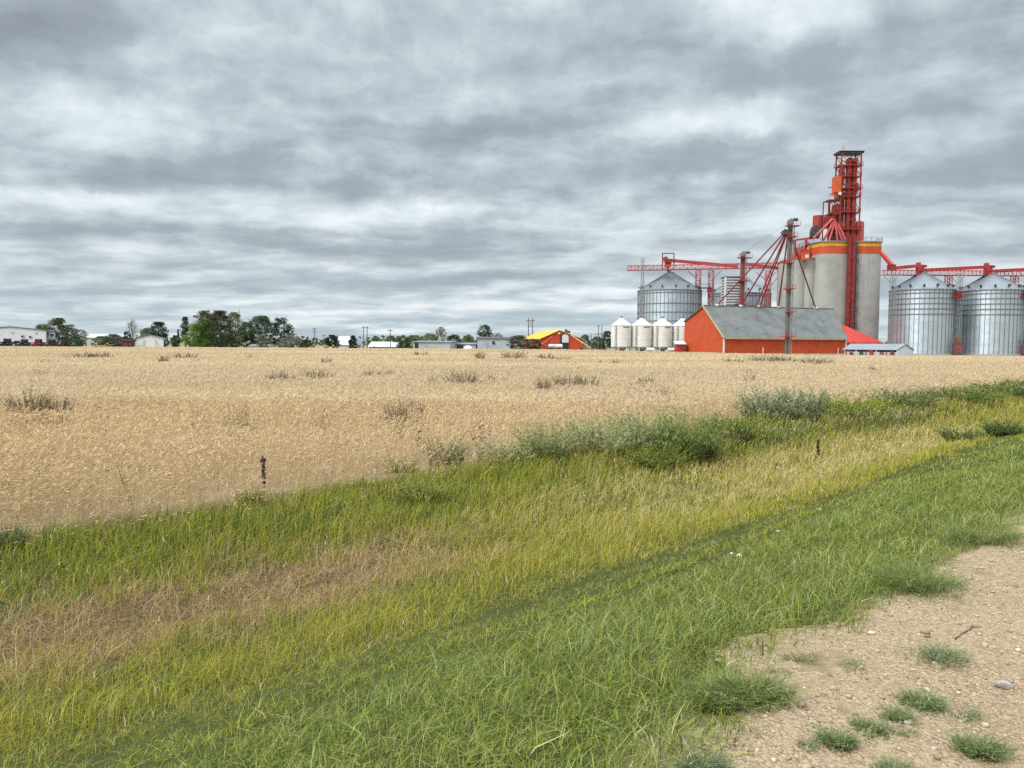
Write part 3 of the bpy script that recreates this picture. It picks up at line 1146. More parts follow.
# lower annex to the left
xa, xb = X_at(791, Yc + 3, 15), X_at(815, Yc + 3, 15)
za = H(800, 259, Yc + 3)
ann = lobes(xa + .6, xb, Yc + 3, Yc + 17, 2, .6)
obj('silo_annex', MB().prism(ann, GZ, za), M['concrete'], elev, smooth=True)
ar = obj('annex_roof', MB().prism(grow(ann, .25), za, za + .4), M['stripe_orange'], elev)
b_ = MB()
Ya = Yc + 2.0
for (px_, py_, wd_, ht_) in ((798, 252, 2.2, 2.4), (804, 254, 2.6, 2.2), (794, 256, 1.6, 1.6)):
    c_ = P(px_, py_, Ya + 3)
    b_.box(c_, (wd_, 2.4, ht_))
obj('annex_machinery', b_, M['pinkred'], elev)
b_ = MB()
for (a, c_) in (((796, 240), (812, 238)), ((793, 268), (803, 250)), ((803, 250), (809, 243)), ((795, 240), (795, 262)), ((806, 240), (806, 262))):
    b_.beam(P(*a, Ya + 2), P(*c_, Ya + 2), .55)
obj('annex_pipe', b_, M['red'], elev)
b_ = MB()
c0, c1 = P(802, 253, Ya - .8), P(809, 260, Ya - .8)
b_.box(((c0.x + c1.x) / 2, Ya - .8, (c0.z + c1.z) / 2), (c1.x - c0.x, 1.2, c0.z - c1.z))
obj('control_cabin', b_, M['orangepanel'], elev)
obj('cabin_window', MB().box(((c0.x + c1.x) / 2 + .2, Ya - 1.43, (c0.z + c1.z) / 2), (1.0, .06, .9)), M['white'], elev.children[-1])

# two red elevator legs up the front face and on up the tower
leg = MB()
for (p0, p1) in ((846.4, 849.4), (850.2, 853.4)):
    xa_, xb_ = X_at(p0, Yc - 1.7, 15), X_at(p1, Yc - 1.7, 15)
    leg.box(((xa_ + xb_) / 2, Yc - 1.75, (GZ + zt + 2) / 2), (xb_ - xa_, 1.0, zt + 2 - GZ))
obj('leg_casing', leg, M['darkred'], elev)
chan = MB().box((X_at(854.2, Yc - 1.4, 15), Yc - 1.3, (GZ + zt) / 2), (.5, .9, zt - GZ))
obj('cable_tray', chan, M['darksteel'], elev)
lad = MB()
xl_ = X_at(856.5, Yc - 1.8, 15)
for dx_ in (-.25, .25):
    lad.beam((xl_ + dx_, Yc - 1.75, GZ), (xl_ + dx_, Yc - 1.75, zt), .07)
for k in range(46):
    z_ = GZ + .7 * k
    lad.beam((xl_ - .25, Yc - 1.75, z_), (xl_ + .25, Yc - 1.75, z_), .06)
for k in range(1, 7):
    z_ = GZ + 4.6 * k
    lad.box((xl_ + .1, Yc - 1.5, z_), (1.1, .9, .1))
obj('ladder', lad, M['darksteel'], elev)

# --- head tower
Yt = Yc + 5
tw = bpy.data.objects.new('head_tower', None)
COL.objects.link(tw)
tw.parent = elev
xT0, xT1 = X_at(840.5, Yt - 1.9, 45), X_at(860, Yt - 1.9, 45)
D0, D1 = Yt - 1.9, Yt + 1.9
zb, zT = zt + .3, H(848, 154, Yt)
for (a, c_) in ((xT0, D0), (xT1, D0), (xT0, D1), (xT1, D1)):
    obj('tower_post', MB().beam((a, c_, zb), (a, c_, zT), .34), M['towerred'], tw)
lev = [H(848, q, Yt) for q in (230, 213, 197.5, 189.5, 177.5, 166.5)]
for k, z_ in enumerate(lev):
    ex = .6 if k in (3, 5) else .2
    pl = MB().box(((xT0 + xT1) / 2, Yt, z_), (xT1 - xT0 + 2 * ex, 4.2, .26))
    for yy in (D0 - .2, D1 + .2):
        pl.beam((xT0 - ex, yy, z_ + 1.1), (xT1 + ex, yy, z_ + 1.1), .10)
        pl.beam((xT0 - ex, yy, z_ + .6), (xT1 + ex, yy, z_ + .6), .08)
        for q in np.linspace(xT0 - ex, xT1 + ex, 5):
            pl.beam((q, yy, z_), (q, yy, z_ + 1.1), .08)
    obj('platform', pl, M['towerred'], tw)
br = MB()
zz = [zb] + lev + [zT - .3]
for k in range(len(zz) - 1):
    for yy in (D0, D1):
        a, c_ = ((xT0, yy, zz[k]), (xT1, yy, zz[k + 1])) if k % 2 else ((xT1, yy, zz[k]), (xT0, yy, zz[k + 1]))
        br.beam(a, c_, .16)
    for xx in (xT0, xT1):
        br.beam((xx, D0, zz[k]), (xx, D1, zz[k + 1]), .16)
obj('bracing', br, M['towerred'], tw)
cp = MB()
xm = (xT0 + xT1) / 2
cw = (xT1 - xT0) / 2 + .7
cp.box((xm, Yt, zT), (2 * cw, 4.4, .26))
cp.box((xm, Yt, zT + .35), (2 * cw + .3, 4.8, .14))
for k in range(4):
    q = xT0 + (xT1 - xT0) * k / 3
    cp.beam((q, D0, zT - .2), (q + (1.2 if k < 2 else -1.2), D0, zT - 2.0), .16)
cp.beam((xT0 + 1.2, Yt, zT + .4), (xT0 + 1.2, Yt, zT + 2.6), .08)
obj('canopy', cp, M['darksteel'], tw)
ztop = H(848, 161, Yt)
for (p0, p1, yo) in ((844.8, 848.4, -.9), (850.2, 854.2, -.8), (847, 851, 1.0)):
    a, c_ = X_at(p0, Yt, 45), X_at(p1, Yt, 45)
    lg = MB().box(((a + c_) / 2, Yt + yo, (zb + ztop) / 2), (c_ - a, 1.2, ztop - zb))
    L_ = obj('elevator_leg', lg, M['towerred'], tw)
    obj('leg_head', MB().tube(((a + c_) / 2, Yt + yo - .8, ztop), ((a + c_) / 2, Yt + yo + .8, ztop), (c_ - a) * .62, n=14), M['red'], L_)
for (p0, p1, ptop) in ((840.6, 843.6, 194), (835.5, 839, 206), (829, 832, 214)):
    a, c_ = X_at(p0, Yt, 40), X_at(p1, Yt, 40)
    ztl = H(840, ptop, Yt)
    obj('elevator_leg', MB().box(((a + c_) / 2, Yt + .3, (zb + ztl) / 2), (c_ - a, 1.0, ztl - zb)).tube(((a + c_) / 2, Yt - .4, ztl), ((a + c_) / 2, Yt + 1.0, ztl), (c_ - a) * .6, n=12), M['towerred'], tw)
a = P(836, 177, Yt - 2)
c_ = P(836, 193, Yt - 2)
obj('dust_hopper', MB().box((X_at(836, Yt - 2, 45), Yt - 2, (a.z + c_.z) / 2), (1.9, 2.2, a.z - c_.z)).lathe((X_at(836, Yt - 2, 45), Yt - 2, c_.z - 1.6), [(.25, 0), (.9, 1.55)], 12), M['orangepanel'], tw)
ds = P(840, 193.4, Yt - 3.8)
obj('antenna_dish', MB().tube(ds, ds + V3((0, .35, 0)), .5, .25, n=16), M['white'], tw)
# lower side tower with its deck
xs0, xs1 = X_at(825.5, Yt, 40), xT0
zs = H(832, 201, Yt)
sd_ = MB()
for xx in (xs0, (xs0 + xs1) / 2 + .2):
    for yy in (D0, D1):
        sd_.beam((xx, yy, zb), (xx, yy, zs), .26)
sd_.box(((xs0 + xs1) / 2, Yt, zs), (xs1 - xs0, 4.0, .24))
sd_.box(((xs0 + xs1) / 2, Yt, H(832, 215, Yt)), (xs1 - xs0, 4.0, .22))
sd_.beam((xs0, D0, zs + 1.1), (xs1, D0, zs + 1.1), .1)
sd_.beam((xs0, D0, H(832, 215, Yt)), (xs1, D0, zs), .16)
sd_.beam((xs1, D0, H(832, 215, Yt)), (xs0, D0, zs), .16)
sd_.beam(P(828, 187.5, Yt), P(838, 187.5, Yt), .22)
sd_.beam(P(829, 194, Yt), P(838, 195, Yt), .22)
obj('side_tower', sd_, M['darkred'], tw)
for (p0, p1, q0, q1) in ((826, 833, 216, 228), (834, 840, 205, 214), (831, 842, 222, 240), (838.5, 843, 190, 200), (852, 857, 183, 192), (841, 843.5, 168, 186)):
    a, c_ = P(p0, q0, Yt - 1), P(p1, q1, Yt - 1)
    obj('garner_bin', MB().box(((a.x + c_.x) / 2, Yt - .5, (a.z + c_.z) / 2), (c_.x - a.x, 2.4, a.z - c_.z)), M['towerred'], tw)
for (a, c_, rr) in (((832.5, 219), (813.5, 238.5), .42), ((833.5, 222), (823.5, 240), .38), ((835, 222), (829, 241), .3), ((835, 221), (837.5, 241), .3), ((838, 224), (845.5, 240), .38), ((834, 219), (842, 240), .3)):
    obj('spout', MB().tube(P(*a, Yt - 2.5), P(*c_, Yt - 3.8), rr, n=8), M['pinkred'], tw)
dc = P(818, 216, Yt)
dz_ = P(818, 230, Yt)
tk = MB().lathe((dc.x, Yt, dz_.z), [(1.45, 0), (1.45, dc.z - dz_.z), (1.5, dc.z - dz_.z + .05)], 20, cap_top=True)
tk.lathe((dc.x, Yt, dz_.z - 2.6), [(.4, 0), (1.45, 2.58)], 20)
cy = obj('cyclone_tank', tk, M['red'], elev, smooth=True)
fn = P(816.5, 230, Yt - 2.2)
obj('fan_housing', MB().tube(fn, fn + V3((0, 1.1, 0)), 1.5, n=20).box((fn.x - .9, fn.y + .5, fn.z - 1.2), (1.6, .9, 1.8)), M['darksteel'], elev)
t2 = P(859.5, 222.5, Yt)
tkk = MB().lathe((X_at(859, Yt, 38), Yt - .5, zb), [(1.2, 0), (1.2, t2.z - zb), (.5, t2.z - zb + .4)], 18, cap_top=True)
for ang_ in (0, 2.1, 4.2):
    tkk.beam((X_at(859, Yt, 38) + 1.2 * math.cos(ang_), Yt - .5 + 1.2 * math.sin(ang_), zb), (X_at(859, Yt, 38) + 1.2 * math.cos(ang_), Yt - .5 + 1.2 * math.sin(ang_), t2.z), .14)
obj('filter_tank', tkk, M['pinkred'], elev, smooth=True)

# ================================================================== CONVEYOR BRIDGES
def truss(A, B, wd, ht, bays, r):
    """a box lattice with a walkway and hand rails"""
    A, B = V3(A), V3(B)
    d = (B - A).normalized()
    sv = V3((-d.y, d.x, 0)).normalized() * wd / 2
    uv = V3((0, 0, ht))
    m_ = MB()
    for s_ in (-1, 1):
        m_.beam(A + sv * s_, B + sv * s_, r * 2)
        m_.beam(A + sv * s_ + uv, B + sv * s_ + uv, r * 2)
        for k in range(bays + 1):
            p = lerp(A, B, k / bays) + sv * s_
            m_.beam(p, p + uv, r * 1.3)
            if k < bays:
                q = lerp(A, B, (k + 1) / bays) + sv * s_
                m_.beam(p + (uv if k % 2 else V3((0, 0, 0))), q + (V3((0, 0, 0)) if k % 2 else uv), r * 1.2)
    for k in range(bays + 1):
        p = lerp(A, B, k / bays)
        m_.beam(p - sv, p + sv, r * 1.3)
    m_.slab([A - sv + V3((0, 0, .06)), B - sv + V3((0, 0, .06)), B + sv + V3((0, 0, .06)), A + sv + V3((0, 0, .06))], .05)
    return m_


def lattice_mast(c, z0, z1, wd, bays, r):
    m_ = MB()
    hw = wd / 2
    for (a, b2) in ((-hw, -hw), (hw, -hw), (hw, hw), (-hw, hw)):
        m_.beam((c[0] + a, c[1] + b2, z0), (c[0] + a, c[1] + b2, z1), r * 2)
    for k in range(bays):
        za_, zb2 = z0 + (z1 - z0) * k / bays, z0 + (z1 - z0) * (k + 1) / bays
        for yy in (-hw, hw):
            s_ = 1 if k % 2 else -1
            m_.beam((c[0] - hw * s_, c[1] + yy, za_), (c[0] + hw * s_, c[1] + yy, zb2), r * 1.3)
            m_.beam((c[0] - hw, c[1] + yy, zb2), (c[0] + hw, c[1] + yy, zb2), r * 1.3)
        for xx in (-hw, hw):
            m_.beam((c[0] + xx, c[1] - hw, za_), (c[0] + xx, c[1] + hw, zb2), r * 1.3)
    return m_


Yl = 250.0
brl = thing('conveyor_bridge', 'long red overhead conveyor bridge crossing above the steel bin behind the cream hopper bins', 'conveyor bridge', (X_at(715, Yl, GZ), Yl, GZ))
A, B = P(627.5, 270.5, Yl), P(806, 274.5, Yl - 14)
B.z = A.z
obj('walkway', truss(A, B, 2.0, 1.5, 46, .075), M['pinkred'], brl)
obj('conveyor_tube', MB().beam(P(668, 260.2, Yl), P(738, 266.5, Yl - 5), .85, 1.0), M['red'], brl)
obj('conveyor_tube', MB().beam(P(744, 263.8, Yl - 5.5), P(808, 272.0, Yl - 14), .85, 1.0), M['red'], brl)
hm = MB()
for (a, c_) in (((662.5, 253), (662.5, 270)), ((674, 253), (674, 270)), ((662.5, 253.4), (674, 253.4)), ((662.5, 262), (674, 262))):
    for yy in (-1, 1):
        hm.beam(P(*a, Yl + yy), P(*c_, Yl + yy), .3)
obj('drive_frame', hm, M['darkred'], brl)
c0 = P(668, 263, Yl)
obj('drive_head', MB().box(c0, (1.9, 1.6, 2.6)).tube(c0 + V3((-.9, -.9, 1.4)), c0 + V3((-.9, .9, 1.4)), .7, n=12).tube(c0 - V3((0, 0, 1.2)), c0 - V3((0, 0, 3.0)), .5, .35, n=10), M['red'], brl)
for px_ in (698.5, 711.5, 768.5):
    x_ = X_at(px_, Yl - 3, 10)
    obj('support_mast', lattice_mast((x_, Yl - 1.5), GZ, A.z, 1.5, 16, .085), M['pinkred'], brl)
for (a, c_) in (((688, 271), (697, 279)), ((721, 271), (713, 279)), ((756, 272), (767, 281)), ((782, 273), (771, 285)), ((776, 272), (769, 279))):
    obj('knee_brace', MB().beam(P(*a, Yl - 3.8), P(*c_, Yl - 3.8), .2), M['pinkred'], brl)
x_ = X_at(636.5, Yl, 20)
obj('access_mast', lattice_mast((x_ - .2, Yl - 12.4), GZ, H(636, 258.5, Yl - 12), .8, 24, .05), M['steel'], brl)
pf = P(705, 288, Yl - 3)
plf = MB().box(pf, (5.0, 2.2, .25))
for q in (-2.4, 0, 2.4):
    plf.beam(pf + V3((q, -1, 0)), pf + V3((q, -1, 1.2)), .1)
plf.beam(pf + V3((-2.4, -1, 1.2)), pf + V3((2.4, -1, 1.2)), .1)
obj('landing', plf, M['darkred'], brl)
gbx = P(709.5, 290, Yl - 3.4)
obj('gear_box', MB().box(gbx, (1.2, 1.2, 1.8)), M['red'], brl)

Yr = 212.0
brr = thing('conveyor_bridge', 'red overhead conveyor bridge running from the concrete elevator across the pair of tall steel bins', 'conveyor bridge', (X_at(950, Yr, GZ), Yr, GZ))
A, B = P(881.5, 275.0, Yr), P(1075, 275.8, Yr)
B.z = A.z
obj('walkway', truss(A, B, 2.0, 1.35, 48, .07), M['pinkred'], brr)
for (a, c_) in (((889, 268.6), (919, 265.8)), ((920, 270.4), (987, 267.0)), ((988, 271.4), (1052, 268.2))):
    obj('conveyor_tube', MB().beam(P(*a, Yr - .3), P(*c_, Yr - .3), .8, .9), M['red'], brr)
for (px_, py_) in ((920, 269.5), (988, 270.0)):
    c0 = P(px_, py_, Yr)
    hd = obj('drive_head', MB().box(c0, (1.6, 1.7, 2.6)).box(c0 + V3((-.5, 0, 1.6)), (.8, 1.2, .7)).tube(c0 - V3((0, 0, 1.1)), c0 - V3((0, 0, 2.6)), .5, .35, n=10), M['red'], brr)
    obj('motor', MB().tube(c0 + V3((.3, -.9, .9)), c0 + V3((1.3, -.9, .9)), .35, n=10), M['darkred'], hd)
obj('spout', MB().beam(P(881, 252.5, Yr + 4), P(892, 265.5, Yr), .95), M['red'], brr)
obj('transfer_box', MB().box(P(891.5, 267.5, Yr), (1.8, 1.6, 1.6)), M['darkred'], brr)
for px_ in (891, 957.5, 1024.5):
    obj('support_mast', lattice_mast((X_at(px_, Yr - 6, 10), Yr - 6.5), GZ, A.z, 1.0, 20, .042), M['steel'], brr)
for px_ in (948.5, 1014.5):
    obj('hanger', lattice_mast((X_at(px_, Yr, 20), Yr), H(950, 291, Yr - 5), A.z, 1.4, 5, .07), M['pinkred'], brr)
for (a, c_) in (((883, 275), (891, 283)), ((899, 275), (892, 283)), ((950, 275), (957, 283)), ((966, 275), (958, 283))):
    obj('knee_brace', MB().beam(P(*a, Yr - 5.5), P(*c_, Yr - 6), .16), M['steel'], brr)
for px_ in (958, 1025):
    pf = P(px_, 297, Yr - 7.2)
    plf = MB().box(pf, (3.4, 2.2, .22)).box(pf + V3((.3, .2, .9)), (1.3, 1.2, 1.6))
    for q in (-1.6, 0, 1.6):
        plf.beam(pf + V3((q, -1, 0)), pf + V3((q, -1, 1.2)), .09)
    plf.beam(pf + V3((-1.6, -1, 1.2)), pf + V3((1.6, -1, 1.2)), .09)
    obj('landing', plf, M['darkred'], brr)
for px_ in (958, 1026):
    pb = P(px_, 344, Yr - 8)
    hb = MB().box((pb.x, pb.y, GZ + 1.6), (1.7, 1.4, 2.4)).box((pb.x - .3, pb.y, GZ + 3.6), (.6, .7, 2.6)).box((pb.x + .5, pb.y, GZ + 3.0), (.5, .6, 1.3)).beam((pb.x - 2, pb.y, GZ + 4.0), (pb.x + 2, pb.y, GZ + 4.0), .2)
    obj('boot_drive', hb, M['browniron'], brr)

# ================================================================== BIG STEEL BINS
def steel_bin(cx, cy_, R, zeave, zapex, label, group, nst=44, rings=(.06, .14, .22, .30, .38)):
    root = thing('steel_grain_bin', label, 'grain bin', (cx, cy_, GZ), group)
    hgt = zeave - GZ
    n = 96
    c = (cx, cy_, GZ)
    obj('bin_wall', MB().lathe(c, [(R, 0.3), (R, hgt)], n), M['galv'], root, smooth=True)
    obj('footing', MB().lathe(c, [(R + .25, 0), (R + .25, .35), (R - .3, .36)], 48), M['concrete'], root)
    st = MB()
    for i in range(nst):
        t = 2 * math.pi * i / nst
        st.box((cx + (R + .045) * math.cos(t), cy_ + (R + .045) * math.sin(t), GZ + .3 + (hgt - .3) / 2), (.08, .16, hgt - .3), t)
    obj('stiffeners', st, M['seam'], root)
    for f in rings:
        zr = hgt * (1 - f)
        rr = MB().lathe(c, [(R + .02, zr - .12), (R + .14, zr - .12), (R + .14, zr + .12), (R + .02, zr + .12)], n)
        obj('wind_ring', rr, M['seam'], root, smooth=False)
    za_ = zapex - GZ
    roof = MB().lathe(c, [(R + .28, hgt - .16), (R + .28, hgt), (R * .12, za_ - .2)], n)
    obj('roof_cone', roof, M['galv_roof'], root)
    ribs = MB()
    for i in range(48):
        t = 2 * math.pi * i / 48
        u_ = V3((math.cos(t), math.sin(t), 0))
        ribs.beam(V3(c) + u_ * (R + .2) + V3((0, 0, hgt + .05)), V3(c) + u_ * (R * .13) + V3((0, 0, za_ - .17)), .09, .10)
    obj('roof_ribs', ribs, M['galv_roof'], root)
    obj('roof_cap', MB().lathe(c, [(R * .13, za_ - .35), (R * .13, za_ + .1), (.5, za_ + .35), (.5, za_ + .7)], 24, cap_top=True), M['steel'], root, smooth=True)
    for i in range(14):
        t = 2 * math.pi * (i + .5) / 14
        u_ = V3((math.cos(t), math.sin(t), 0))
        f = .9
        p = V3(c) + u_ * (R * f) + V3((0, 0, hgt + (za_ - hgt) * (1 - f) / .88))
        vt = MB().beam(p, p + V3((0, 0, .75)), .36).beam(p + V3((0, 0, .65)), p + u_ * .65 + V3((0, 0, .55)), .42)
        obj('roof_vent', vt, M['darksteel'], root)
    return root


R1 = 33.3 * 212 * .875 / 740
bA = steel_bin(X_at(920, 212), 212, R1, H(920, 288.5, 212 - R1), H(920, 272.5, 212),
               'corrugated steel grain bin standing beside the concrete elevator', 'big steel grain bins')
for (px_, lb) in ((988.5, 'corrugated steel grain bin with a red drive head above it, beyond the low grey shed'), (1057, 'dark steel grain bin cut off by the picture edge beside the red boot drive')):
    c_ = copy_tree(bA)
    c_.location = (X_at(px_, 212), 212, GZ)
    c_['label'] = lb
R2 = 32 * 254 * .965 / 740
bL = steel_bin(X_at(668.5, 252), 252, R2, H(668, 289, 252 - R2), H(668, 272.5, 252),
               'pale steel grain bin with a grid of seams rising behind the cream hopper bins', 'big steel grain bins', 52, (.05, .22, .36, .5, .64, .78))
c_ = copy_tree(bL)
c_.location = (X_at(740, 262), 264, GZ)
c_['label'] = 'steel grain bin half hidden behind the louvred dryer and the orange barn'
# second leg and louvred dryer between them
Yd = 236.0
dr = thing('tower_dryer', 'pale louvred grain dryer column standing behind the orange barn ridge', 'grain dryer', (X_at(732, Yd), Yd, GZ))
x0, x1 = X_at(723, Yd, 15), X_at(740, Yd, 15)
zd = H(730, 278, Yd)
obj('dryer_body', MB().box(((x0 + x1) / 2, Yd, (GZ + zd) / 2), (x1 - x0 - .3, 5.0, zd - GZ)), M['steel'], dr)
for k in range(16):
    z_ = zd - .5 - k * .86
    obj('louvre', MB().box(((x0 + x1) / 2, Yd - .05, z_), (x1 - x0, 5.4, .42)), M['palewhite'], dr)
obj('dryer_roof', MB().box(((x0 + x1) / 2, Yd, zd + .2), (x1 - x0 + .4, 5.8, .3)), M['galv_roof'], dr)
obj('corner_post', MB().box((x0 - .1, Yd - 2.6, (GZ + zd) / 2), (.5, .5, zd - GZ)), M['white'], dr)


def bucket_leg(px_, pytop, Y, label, wd_px, plats, mat_case):
    x_ = X_at(px_, Y, 15)
    root = thing('bucket_elevator', label, 'bucket elevator', (x_, Y, GZ))
    wd = wd_px * Y / 740
    ztop_ = H(px_, pytop, Y)
    obj('casing', MB().box((x_ - wd * .27, Y, (GZ + ztop_) / 2), (wd * .42, wd * .55, ztop_ - GZ)).box((x_ + wd * .27, Y, (GZ + ztop_) / 2), (wd * .42, wd * .55, ztop_ - GZ)), mat_case, root)
    for k in range(int((ztop_ - GZ) / 2.4)):
        obj('flange', MB().box((x_, Y, GZ + 1 + k * 2.4), (wd * 1.06, wd * .62, .12)), mat_case, root)
    obj('ladder_cage', lattice_mast((x_ + wd * .62, Y - wd * .3), GZ, ztop_ - 1, .55, 30, .035), M['steel'], root)
    hd = MB().tube((x_ - .0, Y - .8, ztop_ + .1), (x_, Y + .8, ztop_ + .1), wd * .55, n=16).box((x_, Y, ztop_ - .35), (wd * 1.15, 1.5, .9))
    hh = obj('leg_head', hd, M['steel'], root)
    obj('motor', MB().tube((x_ + wd * .5, Y - 1.0, ztop_ + .35), (x_ + wd * 1.35, Y - 1.0, ztop_ + .35), .38, n=10), M['darksteel'], hh)
    for (py_, hw_) in plats:
        z_ = H(px_, py_, Y)
        pm = MB().box((x_ + hw_[0], Y - .2, z_), (hw_[1], 2.2, .16))
        for q in np.linspace(-hw_[1] / 2, hw_[1] / 2, 4):
            pm.beam((x_ + hw_[0] + q, Y - 1.25, z_), (x_ + hw_[0] + q, Y - 1.25, z_ + 1.0), .07)
        for q in (.5, 1.0):
            pm.beam((x_ + hw_[0] - hw_[1] / 2, Y - 1.25, z_ + q), (x_ + hw_[0] + hw_[1] / 2, Y - 1.25, z_ + q), .06)
        obj('platform', pm, M['red'], root)
    return root, x_, wd


bl2, x2, w2 = bucket_leg(742, 254, Yd - 3.5, 'brown bucket elevator column with red platforms rising beside the louvred dryer', 4.2,
                         [(258, (.4, 4.4)), (281, (.3, 3.0)), (304, (-.4, 3.4))], M['browniron'])

# ================================================================== ORANGE BARN
zE, zRdg = P(724, 337, 190).z, P(703, 306.3, 199).z
fl, fr_ = G(724, 190), G(845, 203)
bk = G(684, 208)
rl_, rr_ = G(703.5, 199), G(831, 214)
br_ = G(826, 224)
zBk = P(684, 322, 208).z
barn = thing('storage_barn', 'big orange barn with a grey gable roof and pale corner trim', 'barn', fl)
up = lambda p, z: V3((p.x, p.y, z))
mid = lerp(fl, bk, .5)
apex = up(rl_, zRdg)
obj('front_wall', MB().slab([up(fl, GZ), up(fr_, GZ), up(fr_, zE), up(fl, zE)], .25), M['orange_x'], barn)
obj('gable_wall', MB().slab([up(bk, GZ), up(fl, GZ), up(fl, zE), apex, up(bk, zBk)], .25), M['orange_gable'], barn, label='lighter orange gable end wall')
obj('gable_wall', MB().slab([up(fr_, GZ), up(br_, GZ), up(br_, zBk), up(rr_, zRdg), up(fr_, zE)], .25), M['orange_x'], barn)
obj('rear_wall', MB().slab([up(br_, GZ), up(bk, GZ), up(bk, zBk), up(br_, zBk)], .25), M['orange_x'], barn)
e1 = (fr_ - fl).normalized()
ov = e1 * .45
nf = V3((e1.y, -e1.x, 0)) * .5
rs = (up(fl, zE) - apex)
rf = MB().slab([up(fl, zE) - ov + nf + V3((0, 0, -.15)), up(fr_, zE) + ov + nf + V3((0, 0, -.15)), up(rr_, zRdg) + ov + V3((0, 0, .25)), apex - ov + V3((0, 0, .25))], .22)
rf.slab([apex - ov + V3((0, 0, .25)), up(rr_, zRdg) + ov + V3((0, 0, .25)), up(br_, zBk) + ov + V3((0, 0, .2)), up(bk, zBk) - ov + V3((0, 0, .2))], .22)
roof = obj('roof', rf, M['shingle'], barn)
obj('ridge_cap', MB().beam(apex - ov + V3((0, 0, .3)), up(rr_, zRdg) + ov + V3((0, 0, .3)), .5, .16), M['steel'], roof)
obj('fascia', MB().beam(up(fl, zE) - ov + nf * 1.12 + V3((0, 0, -.30)), up(fr_, zE) + ov + nf * 1.12 + V3((0, 0, -.30)), .12, .42), M['tanpaint'], roof)
obj('barge_board', MB().beam(up(fl, zE) - ov * 1.35 + nf + V3((0, 0, -.2)), apex - ov * 1.35 + V3((0, 0, .15)), .14, .42), M['tanpaint'], roof)
for p in (fl, fr_):
    obj('corner_trim', MB().box(up(p, (GZ + zE) / 2 - .1) + nf * .12 - (ov * .3 if p is fl else -ov * .2), (.34, .34, zE - GZ - .25), math.atan2(e1.y, e1.x)), M['white'], barn)
obj('foundation', MB().beam(up(bk, GZ + .22) - ov * .4, up(fl, GZ + .22) - ov * .4, .3, .55).beam(up(fl, GZ + .15) + nf * .4, up(fr_, GZ + .15) + nf * .4, .3, .4), M['concrete'], barn)
for t in (.30, .93):
    p = lerp(fl, fr_, t) + nf * .7
    obj('vent_pipe', MB().tube(up(p, GZ), up(p, GZ + 1.9), .12, n=8), M['white'], barn)
ridge_pt = lambda t: lerp(apex, up(rr_, zRdg), t) + V3((0, 0, .35))
for t in (.09, .27, .40, .56, .86):
    obj('roof_inlet', MB().box(ridge_pt(t) + V3((0, 0, .1)), (.9, .9, .6)), M['white'], roof)

# bucket elevator in front with its spouts
bl1, x1_, w1 = bucket_leg(788.5, 221.5, 186.0, 'tall slender grey bucket elevator with red platforms and spouts in front of the orange barn', 4.3,
                          [(226, (.5, 3.2)), (237, (.2, 2.6)), (263, (-.3, 2.4)), (289, (0, 2.5)), (312, (.5, 2.4)), (336.5, (-.2, 3.6))], M['legsteel'])
obj('distributor', MB().box((x1_ - .5, 186.3, H(786, 232.5, 186)), (2.0, 1.4, 1.3)).tube((x1_ - .5, 187, H(786, 229, 186)), (x1_ - 1.4, 187.5, H(786, 234, 186)), .5, .75, n=10), M['darksteel'], bl1)
for (t, p0, m_) in ((.09, (785.0, 232), 'darkred'), (.27, (785.6, 233), 'darkred'), (.385, (786.2, 234), 'red'), (.415, (787.0, 234), 'red'), (.56, (788, 235), 'darkred'), (.86, (791, 236), 'darkred')):
    obj('spout', MB().tube(P(*p0, 187.0), ridge_pt(t), .19, n=8), M[m_], bl1)
guy = MB()
for (a, c_) in (((789, 222), (742, 254)),):
    guy.tube(P(*a, 186), P(*c_, Yd - 4), .03, n=4)
obj('guy_wire', guy, M['darksteel'], bl1)

# ================================================================== RED HIP ROOF BUILDING, GREY LOW SHED, SMALL RED HUT
Yh = 214.0
hip = thing('receiving_building', 'low building with a bright red hipped roof between the orange barn and the concrete elevator', 'building', G(850, Yh))
r0, r1 = P(826, 321, Yh), P(835, 321, Yh)
f0, f1, k1, k0 = P(826, 346.5, Yh - 8), P(847, 346.8, Yh - 8), P(882.5, 342.8, Yh + 2), P(884, 342.8, Yh + 9)
f0.z = f1.z = k1.z = k0.z = k1.z
obj('hipped_roof', MB().slab([f0, f1, k1, r1, r0], .2).slab([k1, k0, r1], .2), M['redroof'], hip)
wl_ = MB()
for (a, c_) in ((f0, f1), (f1, k1), (k1, k0)):
    a2, c2 = a + V3((0, .5, 0)), c_ + V3((-.4, .5, 0))
    wl_.slab([up(a2, GZ), up(c2, GZ), up(c2, a.z - .15), up(a2, a.z - .15)], .2)
obj('walls', wl_, M['red'], hip)

Ys = 186.0
gs = thing('low_shed', 'low grey shed with a pale shallow gable roof in front of the steel bin', 'shed', G(880, Ys))
a, b2 = G(897, Ys), G(912, Ys)
zE2, zR2 = H(905, 350.0, Ys), H(905, 344.6, Ys)
dvec = V3((-9.0, 9.5, 0))
mid2 = lerp(a, b2, .5)
obj('gable_wall', MB().slab([up(a, GZ), up(b2, GZ), up(b2, zE2), up(mid2, zR2), up(a, zE2)], .2), M['bsheet'], gs)
m_ = MB().slab([up(b2, GZ), up(b2 + dvec, GZ), up(b2 + dvec, zE2), up(b2, zE2)], .15).slab([up(b2 + dvec, GZ), up(a + dvec, GZ), up(a + dvec, zE2), up(mid2 + dvec, zR2), up(b2 + dvec, zE2)], .15)
m_.slab([up(a + dvec, GZ), up(a, GZ), up(a, GZ + .9), up(a + dvec, GZ + .9)], .15)
obj('walls', m_, M['bsheet'], gs)
o_ = -dvec.normalized() * .3
